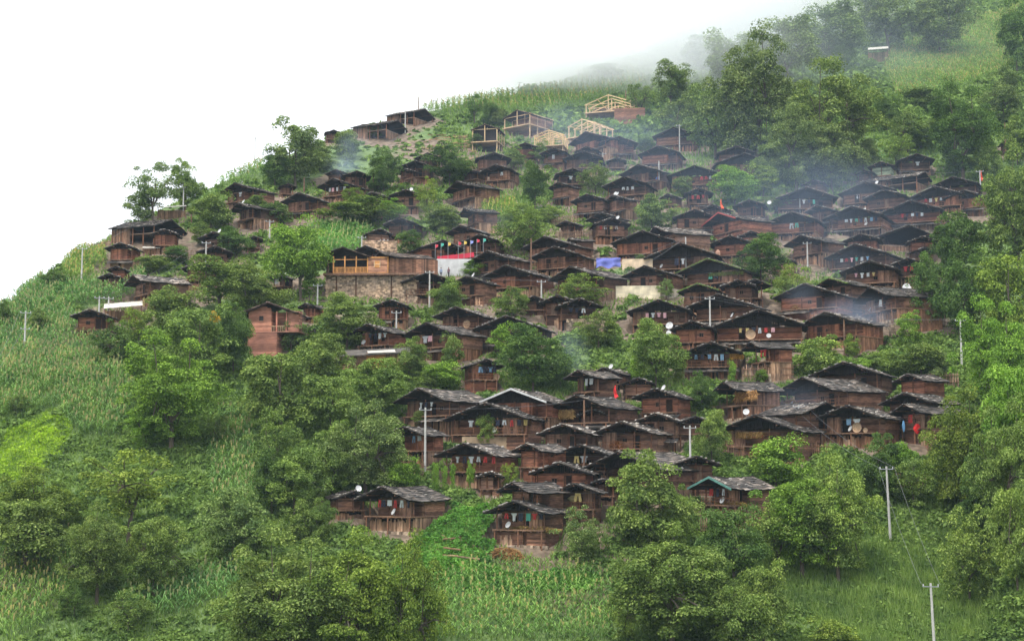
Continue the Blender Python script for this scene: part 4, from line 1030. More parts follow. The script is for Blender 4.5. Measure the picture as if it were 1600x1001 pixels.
# two people before the white wall
def person(px, py, H, top, pants, label, turn):
    p, m = at(px, py); k = H/1.7
    J = [((0,0,.93),.13),((0,0,1.15),.13),((0,.01,1.38),.15),((0,0,1.5),.055),((0,-.01,1.62),.095),((0,-.01,1.72),.07),
         ((.09,0,.86),.1),((.11,-.03,.48),.065),((.12,0,.08),.045),((.12,-.14,.03),.04),
         ((-.09,0,.86),.1),((-.11,.05,.48),.065),((-.1,.1,.08),.045),((-.1,-.04,.03),.04),
         ((.19,0,1.4),.06),((.25,.03,1.14),.042),((.24,-.1,.92),.032),((.24,-.13,.84),.04),
         ((-.19,0,1.4),.06),((-.26,.02,1.14),.042),((-.27,-.05,.9),.032),((-.27,-.07,.82),.04)]
    E = [(0,1),(1,2),(2,3),(3,4),(4,5),(0,6),(6,7),(7,8),(8,9),(0,10),(10,11),(11,12),(12,13),(2,14),(14,15),(15,16),(16,17),(2,18),(18,19),(19,20),(20,21)]
    me = bpy.data.meshes.new('body'); me.from_pydata([j[0] for j in J], E, [])
    o = bpy.data.objects.new('person', me); COL.objects.link(o)
    sk = o.modifiers.new('skin', 'SKIN'); sk.use_smooth_shade = True
    for i_, j in enumerate(J): me.skin_vertices[0].data[i_].radius = (j[1], j[1])
    me.skin_vertices[0].data[0].use_root = True
    ss = o.modifiers.new('sub', 'SUBSURF'); ss.levels = 1; ss.render_levels = 1
    mt, n_, oo = newmat('person_look'); tc = N(n_, 'ShaderNodeTexCoord'); sx = N(n_, 'ShaderNodeSeparateXYZ'); n_.links.new(tc.outputs['Object'], sx.inputs[0])
    mr = N(n_, 'ShaderNodeMath', operation='DIVIDE'); n_.links.new(sx.outputs[2], mr.inputs[0]); mr.inputs[1].default_value = 1.8
    c_ = ramp(n_, mr.outputs[0], [(0, rgb(.05,.04,.04)), (.06, pants), (.52, top), (.83, rgb(.35,.2,.13)), (.92, rgb(.03,.025,.02))]); n_.nodes[-1].color_ramp.interpolation = 'CONSTANT'
    b_ = N(n_, 'ShaderNodeBsdfPrincipled'); b_.inputs['Roughness'].default_value = .9; n_.links.new(c_, b_.inputs['Base Color']); n_.links.new(b_.outputs[0], oo.inputs[0]); me.materials.append(mt)
    # hair cap
    h = MB(); 
    for q in range(3):
        a0, a1 = q*.4, (q+1)*.4
        for w8 in range(10):
            t0, t1 = w8*math.pi/5, (w8+1)*math.pi/5
            f_ = lambda a, t2: (.105*math.cos(a)*math.cos(t2), -.005+.115*math.cos(a)*math.sin(t2)+.01, 1.64+.13*math.sin(a+.25))
            h.face([f_(a0,t0), f_(a0,t1), f_(a1,t1), f_(a1,t0)])
    h.build('hair', M['dark'], o, (.4,.4,.4,1))
    o.location = p; o.scale = (k,k,k); o.rotation_euler = (0,0,turn); tag(o, label, 'person')
person(689, 434, 1.75, rgb(.25,.3,.42), rgb(.05,.05,.08), 'person in a blue-grey top standing before the white wall, left of two', R(30))
person(701, 434, 1.8, rgb(.16,.08,.1), rgb(.04,.04,.05), 'person in dark maroon clothes standing before the white wall, right of two', R(-40))
def tray(px, py, r, label, big=1):
    p, m = at(px, py+r*1.1, 0.0); key = min(HI.values(), key=lambda d_: abs(d_['x']-p.x)+abs(d_['y']-p.y)*.7)
    t_, e_ = ray(px, py); y_ = None
    # lean it on the deck front of the nearest house whose front crosses this sight line
    best = None
    for d_ in HI.values():
        if 'Hb' not in d_: continue
        for s in range(-10, 11):
            q = d_['mw'] @ Vector((s/10*d_['hw'], d_['fo']-.3, d_['Hb']+r*d_['m']))
            X_, Y_ = proj(*q); dd = math.hypot(X_-px, Y_-py)
            if best is None or dd < best[0]: best = (dd, q, d_)
    dd, q, d_ = best; rr = r*d_['m']
    g = MB(); n = 20
    for k in range(4):
        for i_ in range(n):
            a, b = 2*math.pi*i_/n, 2*math.pi*(i_+1)/n; r0, r1 = rr*k/4, rr*(k+1)/4; y0, y1 = (-.0, -.0) if k < 3 else (0, -.1*rr/.5)
            f_ = lambda a_, r_, yy, o_: (r_*math.cos(a_), yy+o_, r_*math.sin(a_))
            g.face([f_(a,r0,y0,0), f_(b,r0,y0,0), f_(b,r1,y1,0), f_(a,r1,y1,0)]); g.face([f_(a,r0,y0,.03), f_(a,r1,y1,.03), f_(b,r1,y1,.03), f_(b,r0,y0,.03)])
    o = g.build('winnowing_tray', M['wicker'], color=(1,1,1,1)); o.location = q; o.rotation_euler = (R(-8), 0, d_['rz']); tag(o, label, 'winnowing tray', 'round wicker trays leaning on walls')
tray(729, 504, 6.5, 'round pale winnowing tray on the blue-shadowed gable wall')
tray(1176, 530, 8, 'large round winnowing tray on the widest house of the middle right')
tray(1340, 676, 8, 'large round grey basket tray on the ledge of the basket house')
tray(1354, 680, 4, 'smaller round basket beside the large one on the ledge')
tray(779, 590, 5, 'wicker tray at the right end of the row of navy trousers')
def straw(px, py, w_, h_, label, col=(1,1,1,1), name='straw_heap', deck=True, hang=False):
    best = None
    for d_ in HI.values():
        if 'Hb' not in d_: continue
        for s in range(-10, 11):
            q = d_['mw'] @ Vector((s/10*d_['hw'], d_['fo']+(.25 if not hang else -.15), d_['Hb'] if not hang else d_['eave']-.1))
            X_, Y_ = proj(*q); dd = math.hypot(X_-px, Y_-py)
            if best is None or dd < best[0]: best = (dd, q, d_)
    if deck: dd, q, d_ = best; m = d_['m']; rz = d_['rz']
    else: q, m = at(px, py); rz = -math.atan2(q.x, q.y)
    W_, H_ = w_*m, h_*m; rr = np.random.RandomState(int(px)); n = 700 if deck else 1200
    u = rr.uniform(-1, 1, n); f_ = np.sqrt(np.maximum(0, 1-u*u)); z_ = rr.uniform(0, 1, n)*f_*H_; yy = rr.uniform(-.35, .2, n)*f_*min(W_*.6, 1.2)
    c0 = np.c_[u*W_/2, yy, z_]
    if hang: c0[:, 2] = -rr.uniform(0, .5, n)*H_; c0[:,1] *= .5
    dr = rr.normal(0, 1, (n,3)); dr[:,2] = -np.abs(dr[:,2])*(3 if hang else .8); dr /= np.linalg.norm(dr, axis=1)[:,None]
    sd = np.cross(dr, rr.normal(0,1,(n,3))); sd /= np.linalg.norm(sd, axis=1)[:,None]
    ln = .45; V = np.zeros((n*4,3)); V[0::4] = c0-sd*.035; V[1::4] = c0+sd*.035; V[2::4] = c0+dr*ln+sd*.02; V[3::4] = c0+dr*ln-sd*.02
    V[:,2] = np.maximum(V[:,2], -H_ if hang else -.3)
    me = npmesh(name, V, np.arange(n*4).reshape(-1,4), [M['straw']]); o = bpy.data.objects.new(name, me); COL.objects.link(o)
    o.location = q; o.rotation_euler = (0,0,rz); o.color = col; tag(o, label, 'straw heap' if not hang else 'drying crop', 'straw, hay and crops drying on the houses')
straw(1236, 625, 27, 13, 'heap of yellow hay on the veranda of the hay-heap house')
straw(1245, 492, 18, 8, 'golden heap beside the wide log house with the smoky doorway', (1,.9,.8,1))
straw(1168, 612, 75, 26, 'dense rows of dried maize hung over the veranda', (.75,.6,.5,1), 'hanging_maize', hang=True)
straw(1170, 676, 44, 13, 'pale maize tassels hung under a black gable', (.9,.8,.65,1), 'hanging_maize', hang=True)
straw(883, 640, 38, 24, 'cream drying grain hung from the veranda near the red cloth', (1.15,1.1,1,1), 'hanging_grain', hang=True)
straw(718, 727, 12, 14, 'yellow straw on the ledge behind the vine-covered poles', (.9,.8,.6,1))
straw(300, 430, 13, 7, 'straw on the ledge of the left hillside house')
straw(790, 872, 50, 18, 'dry brush and straw spilled under the lowest centre house', (.7,.55,.45,1), 'brush_heap', deck=False)
straw(960, 680, 18, 14, 'orange dry leaves on the porch of the grey log house', (.9,.5,.28,1))
straw(1135, 427, 58, 7, 'garland of green fodder along a dark veranda', (.35,.6,.3,1), 'fodder_garland', hang=True)
straw(130, 513, 16, 7, 'straw on the ledge of the small brown house on the left slope')
straw(1155, 540, 20, 10, 'yellow maize cobs hung on the widest house of the middle right', (1,.8,.4,1), 'hanging_maize', hang=True)
straw(1140, 822, 70, 7, 'thatchy edge of the ledge on the green-edged house', (.6,.6,.35,1))
straw(830, 830, 95, 6, 'thatch and straw along the ledge of the lowest centre house', (.7,.68,.5,1))
# cut timber lying on the slope
def timber_pile(px, py, n, ln, label, seed, spread=3.0):
    p, m = at(px, py); r2 = random.Random(seed); t = thing('timber_pile', p); tag(t, label, 'timber pile', 'timber lying on the slope')
    for k in range(n):
        x0, y0 = p.x+r2.uniform(-spread, spread), p.y+r2.uniform(-spread*1.3, spread*1.3); a = r2.uniform(-.9, .9)
        x1, y1 = x0+math.cos(a)*ln*r2.uniform(.6, 1), y0+math.sin(a)*ln*.8
        g = MB(); g.bar(Vector((x0, y0, Gf(x0,y0)+.15+r2.uniform(0,.5)))-p, Vector((x1, y1, Gf(x1,y1)+.15+r2.uniform(0,.6)))-p, .09, 0, 5); g.build('log', M['newwood'], t, r2.choice([(.55,.5,.46,1),(.8,.7,.6,1),(.4,.33,.3,1)]))
timber_pile(705, 225, 34, 6, 'felled pale poles strewn on the bare slope left of the timber frames', 1, 7)
timber_pile(730, 258, 20, 5, 'tangle of thin poles above the round green tree', 2, 4)
timber_pile(985, 232, 16, 5, 'loose beams between the unfinished houses and the forest edge', 3, 5)
timber_pile(700, 855, 6, 3, 'few pale poles at the edge of the squash patch', 4, 1.5)
timber_pile(870, 690, 16, 4, 'heap of pale sticks before the rough pole hut', 6, 3)
# large dish, blue bundles, red sack
q, m = at(1414, 446, 1.2, -1); dish(q+Vector((0,0,.4)), R(-20), .68, 'largest white dish, below the bright red washing at the right')
q, m = at(1045, 503, 1.5, -1); dish(q+Vector((0,0,.6)), R(-20), .58, 'big white dish above the steep dark tree')
q, m = at(1044, 512, 1.0, -1); dish(q+Vector((0,0,.1)), R(-30), .42, 'lower big white dish behind the top of the steep dark tree')
q, m = at(1096, 373, 2.5); dish(q+Vector((0,0,1)), R(10), 1.2, 'tilted white dish on the slate roof behind the rust-red house')
for (px, py, H, label) in [(1202,321,2,'white dish above the light bush left of the low veranda house pole'),(870,341,1.2,'white dish by the bushes left of the fenced stakes'),(1189,375,2,'white dish at the tip of the dark round tree, right village'),(1333,660,1.5,'small white dish left of the ledge baskets'),(1166,650,2,'white dish on a post in the ivy column')]:
    q, m = at(px, py, H); dish(q+Vector((0,0,H)), R(-15), .42, label)
def bundle(px, py, w_, h_, col, label, name='bundle', cat='bundle'):
    q, m = at(px, py, 1.5, -.6); g = MB(); n = 10; rings = 7; r2 = random.Random(int(px)); off = [r2.uniform(.8, 1.15) for _ in range(n*rings)]
    for k in range(rings):
        v = k/(rings-1); rr = math.sin(math.pi*(.12+.83*(1-v)))*.5
        for i_ in range(n): a = 2*math.pi*i_/n; g.v.append((w_*m*rr*off[k*n+i_]*math.cos(a), w_*m*.6*rr*off[k*n+i_]*math.sin(a), h_*m*v))
    for k in range(rings-1):
        for i_ in range(n): j = (i_+1) % n; g.f.append((k*n+i_, k*n+j, (k+1)*n+j, (k+1)*n+i_)); g.m.append(0)
    g.f.append(tuple(range(n))[::-1]); g.m.append(0); g.f.append(tuple(range((rings-1)*n, rings*n))); g.m.append(0)
    o = g.build(name, M['cloth'], color=col); o.location = q+Vector((0,0,1.5-.2)); tag(o, label, cat)
bundle(1431, 671, 11, 16, (.75,.03,.03,1), 'bright red sack hung on the corner wall at lower right', 'sack', 'sack')
bundle(1410, 668, 5, 18, (.12,.28,.5,1), 'blue cloth hung left of the bright red sack', 'hanging_cloth', 'cloth')
bundle(1028, 280, 9, 7, (.12,.25,.65,1), 'blue bundle beside the tall pole')
bundle(598, 690, 8, 10, (.05,.2,.55,1), 'blue barrel at the left corner of the flat-slate house', 'barrel', 'barrel')
bundle(1121, 380+20, 8, 14, (.4,.22,.15,1), 'brown hanging basket at the left corner of the reddish house', 'basket', 'basket')
bundle(895, 777, 17, 10, (.7,.6,.35,1), 'pale straw bundle hung under the porch beside the big dark lower tree')
# ------------------------------------------------------------ ground sheet with levelled house plots
def inside_foot(X, Y, grow=0.):
    msk = np.zeros(X.shape, bool)
    for (fx, fy, rz, W, L, fz) in FOOT:
        dx, dy = X-fx, Y-fy; c_, s_ = math.cos(-rz), math.sin(-rz)
        u = dx*c_-dy*s_; v = dx*s_+dy*c_
        msk |= (np.abs(u) < W/2+grow) & (v > -grow) & (v < L+grow)
    return msk
xs = np.unique(np.concatenate([np.linspace(-650, -230, 40), np.arange(-230, 200, .9), np.linspace(200, 800, 70)]))
ysg = np.unique(np.concatenate([np.linspace(-90, 110, 30), np.arange(110, 380, .9), np.arange(380, 620, 3), np.linspace(620, 1300, 60)]))
XX, YY = np.meshgrid(xs, ysg, indexing='ij'); ZZ = G(XX, YY); TR = np.zeros_like(ZZ)
for (fx, fy, rz, W, L, fz) in FOOT:
    i0, i1 = np.searchsorted(xs, [fx-24, fx+24]); j0, j1 = np.searchsorted(ysg, [fy-24, fy+24])
    dx, dy = XX[i0:i1, j0:j1]-fx, YY[i0:i1, j0:j1]-fy; c_, s_ = math.cos(-rz), math.sin(-rz)
    u = dx*c_-dy*s_; v = dx*s_+dy*c_
    inn = (np.abs(u) < W/2-.1) & (v > .5) & (v < L+.4)
    ZZ[i0:i1, j0:j1] = np.where(inn, np.minimum(ZZ[i0:i1, j0:j1], fz), ZZ[i0:i1, j0:j1])
    dd = np.maximum(np.abs(u)-W/2, np.maximum(-v, v-L))
    TR[i0:i1, j0:j1] = np.maximum(TR[i0:i1, j0:j1], np.clip(1-dd/5, 0, 1)*.75)
for (px, py, rad, v_) in [(700,235,13,.8),(790,880,5,.7),(860,895,7,.6),(400,565,5,.7),(725,260,8,.8),(20,905,8,.6),(840,215,14,.5),(960,195,10,.6),(1390,935,4,.35),(620,838,5,.6)]:
    x_, y_ = solve(px, py); TR = np.maximum(TR, np.clip(1.3-np.hypot(XX-x_, YY-y_)/rad, 0, 1)*v_)
nx_, ny_ = XX.shape
V = np.stack([XX, YY, ZZ], -1).reshape(-1, 3); idx = np.arange(nx_*ny_).reshape(nx_, ny_)
Q = np.stack([idx[:-1,:-1], idx[1:,:-1], idx[1:,1:], idx[:-1,1:]], -1).reshape(-1, 4)
me = npmesh('hillside', V, Q, [M['ground']]); a_ = me.attributes.new('trodden', 'FLOAT', 'POINT'); a_.data.foreach_set('value', TR.ravel().astype(np.float32))
me.polygons.foreach_set('use_smooth', np.ones(len(Q), bool))
gr = bpy.data.objects.new('hillside', me); COL.objects.link(gr); gr['kind'] = 'structure'

# ------------------------------------------------------------ leaf scattering
def leaf_quads(c, rad, size, rr, up=.5, asp=.6):
    """one small bent leaf (a diamond) at each c; rad = outward direction"""
    n = len(c); nm = rad*.8+rr.normal(0, .55, (n,3))+np.array([0,0,up]); nm /= np.linalg.norm(nm, axis=1)[:,None]+1e-9
    a = np.cross(nm, rr.normal(0,1,(n,3))); a /= np.linalg.norm(a, axis=1)[:,None]+1e-9; b = np.cross(nm, a)
    s = (size*rr.uniform(.65, 1.35, n))[:,None]; V = np.empty((n*4,3))
    V[0::4] = c-a*s; V[1::4] = c+b*s*asp-nm*s*.12; V[2::4] = c+a*s-nm*s*.25; V[3::4] = c-b*s*asp-nm*s*.12
    return V
def tree_meshes(seed, kind):
    """unit tree: crown 1 wide (radius .5) and 1 tall including trunk"""
    rr = np.random.RandomState(seed); r2 = random.Random(seed)
    P = dict(broad=(74,230,.0165,.54,.48,.46,.11,.07), dense=(84,240,.0155,.50,.47,.48,.105,.02), open=(60,120,.015,.62,.5,.38,.085,.1),
             bush=(48,190,.021,.45,.47,.46,.13,.0), big=(150,290,.011,.52,.5,.48,.08,.05), feather=(105,110,.014,.5,.48,.46,.08,.0), oval=(70,200,.016,.55,.42,.45,.105,.02))[kind]
    nc, nl, ls, cz, rx, rz_, cr, tr = P
    cen = []; ph = rr.uniform(0, 6.28, 6); vd = []
    while len(vd) < 7:
        d = rr.normal(0, 1, 3); d /= np.linalg.norm(d); vd.append(np.array([d[0]*rx*.85, d[1]*rx*.85, cz+d[2]*rz_*.8]))
    while len(cen) < nc:
        d = rr.normal(0, 1, 3); d /= np.linalg.norm(d)
        q = rr.uniform(.25, 1)**.45
        lob = 1+.2*math.sin(3*math.atan2(d[1], d[0])+ph[0])+.15*math.sin(5*math.atan2(d[1], d[0])+ph[1]+d[2]*3)+.10*math.sin(7*d[2]+ph[2])
        p = np.array([d[0]*rx*q*lob*.86, d[1]*rx*q*lob*.86, cz+d[2]*rz_*q*lob*.84])
        if p[2] < .07 and kind not in ('bush','feather'): continue
        if p[2] < .03: p[2] = .05
        if min(np.linalg.norm(p-v_) for v_ in vd) < (.17 if kind != 'bush' else .12): continue
        cen.append(p)
    cen = np.array(cen); VL = []
    for p in cen:
        r = cr*rr.uniform(.6, 1.35); m_ = int(nl*rr.uniform(.7, 1.2))
        d = rr.normal(0, 1, (m_,3)); d /= np.linalg.norm(d, axis=1)[:,None]; d[:,2] = np.where(d[:,2] < -.35, -d[:,2], d[:,2])
        c = p+d*(r*rr.uniform(.62, 1.12, m_)[:,None])*np.array([1.15,1.15,rr.uniform(.6,1.0)])
        VL.append(leaf_quads(c, d, ls, rr, .9, .6))
    V = np.concatenate(VL); crown = npmesh('crown', V, np.arange(len(V)).reshape(-1,4), [M['leaf']])
    g = MB(); tw = .028 if kind in ('big','broad','open') else .02
    fk = Vector((r2.uniform(-.03,.03), r2.uniform(-.03,.03), .26)); g.bar((0,0,-.12), fk, tw, 0, 7, tw*.7)
    step = 4 if kind in ('open','big') else 6
    limbs = [Vector((math.cos(a)*.16, math.sin(a)*.16, cz-.08+r2.uniform(-.05,.08))) for a in [r2.uniform(0,1)+k*2.1 for k in range(3)]]
    mid = []
    for l in limbs:
        a = fk.lerp(l, .5)+Vector((r2.uniform(-.03,.03), r2.uniform(-.03,.03), 0)); g.bar(fk, a, tw*.62, 0, 6, tw*.5); g.bar(a, l, tw*.5, 0, 6, tw*.36); mid.append(l)
    for p in cen[::step]:
        p = Vector(p); l = min(mid, key=lambda q_: (q_-p).length); a = l.lerp(p, .5)+Vector((0,0,.03)); g.bar(l, a, tw*.3, 0, 4, tw*.2); g.bar(a, p, tw*.2, 0, 4, tw*.08)
    tm = bpy.data.meshes.new('trunk'); tm.from_pydata(g.v, [], g.f); tm.materials.append(M['bark'])
    return crown, tm
LIB = {k: [tree_meshes(100*i+s, k) for s in range(nv)] for i, (k, nv) in enumerate([('broad',3),('dense',3),('open',2),('bush',3),('big',3),('feather',2),('oval',2)])}
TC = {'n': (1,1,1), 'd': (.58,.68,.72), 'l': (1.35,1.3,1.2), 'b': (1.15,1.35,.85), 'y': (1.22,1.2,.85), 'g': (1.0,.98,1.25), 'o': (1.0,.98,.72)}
def tree(cx, top, base, w_, kind, tc, label, name=None, dist=None):
    if dist: t_, e_ = ray(cx, base); y = dist; x = t_*y; p = Vector((x, y, Gf(x, y)))
    else: p, _ = at(cx, base)
    m = p.y/F
    if dist: X_, Y_ = proj(*p); H = (Y_-top)*m
    else: H = (base-top)*m
    W = w_*m*.98
    kk = sum(map(ord, label)); r2 = random.Random(kk+int(cx)); cm, tm = LIB[kind][r2.randrange(len(LIB[kind]))]
    nm_ = name or ('bush' if kind in ('bush','feather') and H < 5 else 'broadleaf_tree')
    t = thing(nm_, p, r2.uniform(0, 6.28)); t.scale = (W, W, H*1.03); tag(t, label, nm_.split('_')[-1] if nm_ != 'vine_column' else 'vine', 'bushes on the hillside' if nm_ == 'bush' else 'vine-covered poles' if nm_ == 'vine_column' else 'trees on the hillside')
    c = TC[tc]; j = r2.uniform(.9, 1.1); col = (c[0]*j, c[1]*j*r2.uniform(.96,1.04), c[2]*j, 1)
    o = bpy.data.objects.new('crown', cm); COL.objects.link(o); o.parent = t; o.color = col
    if kind == 'bush' and H < 3: return t
    o = bpy.data.objects.new('trunk', tm); COL.objects.link(o); o.parent = t
    return t
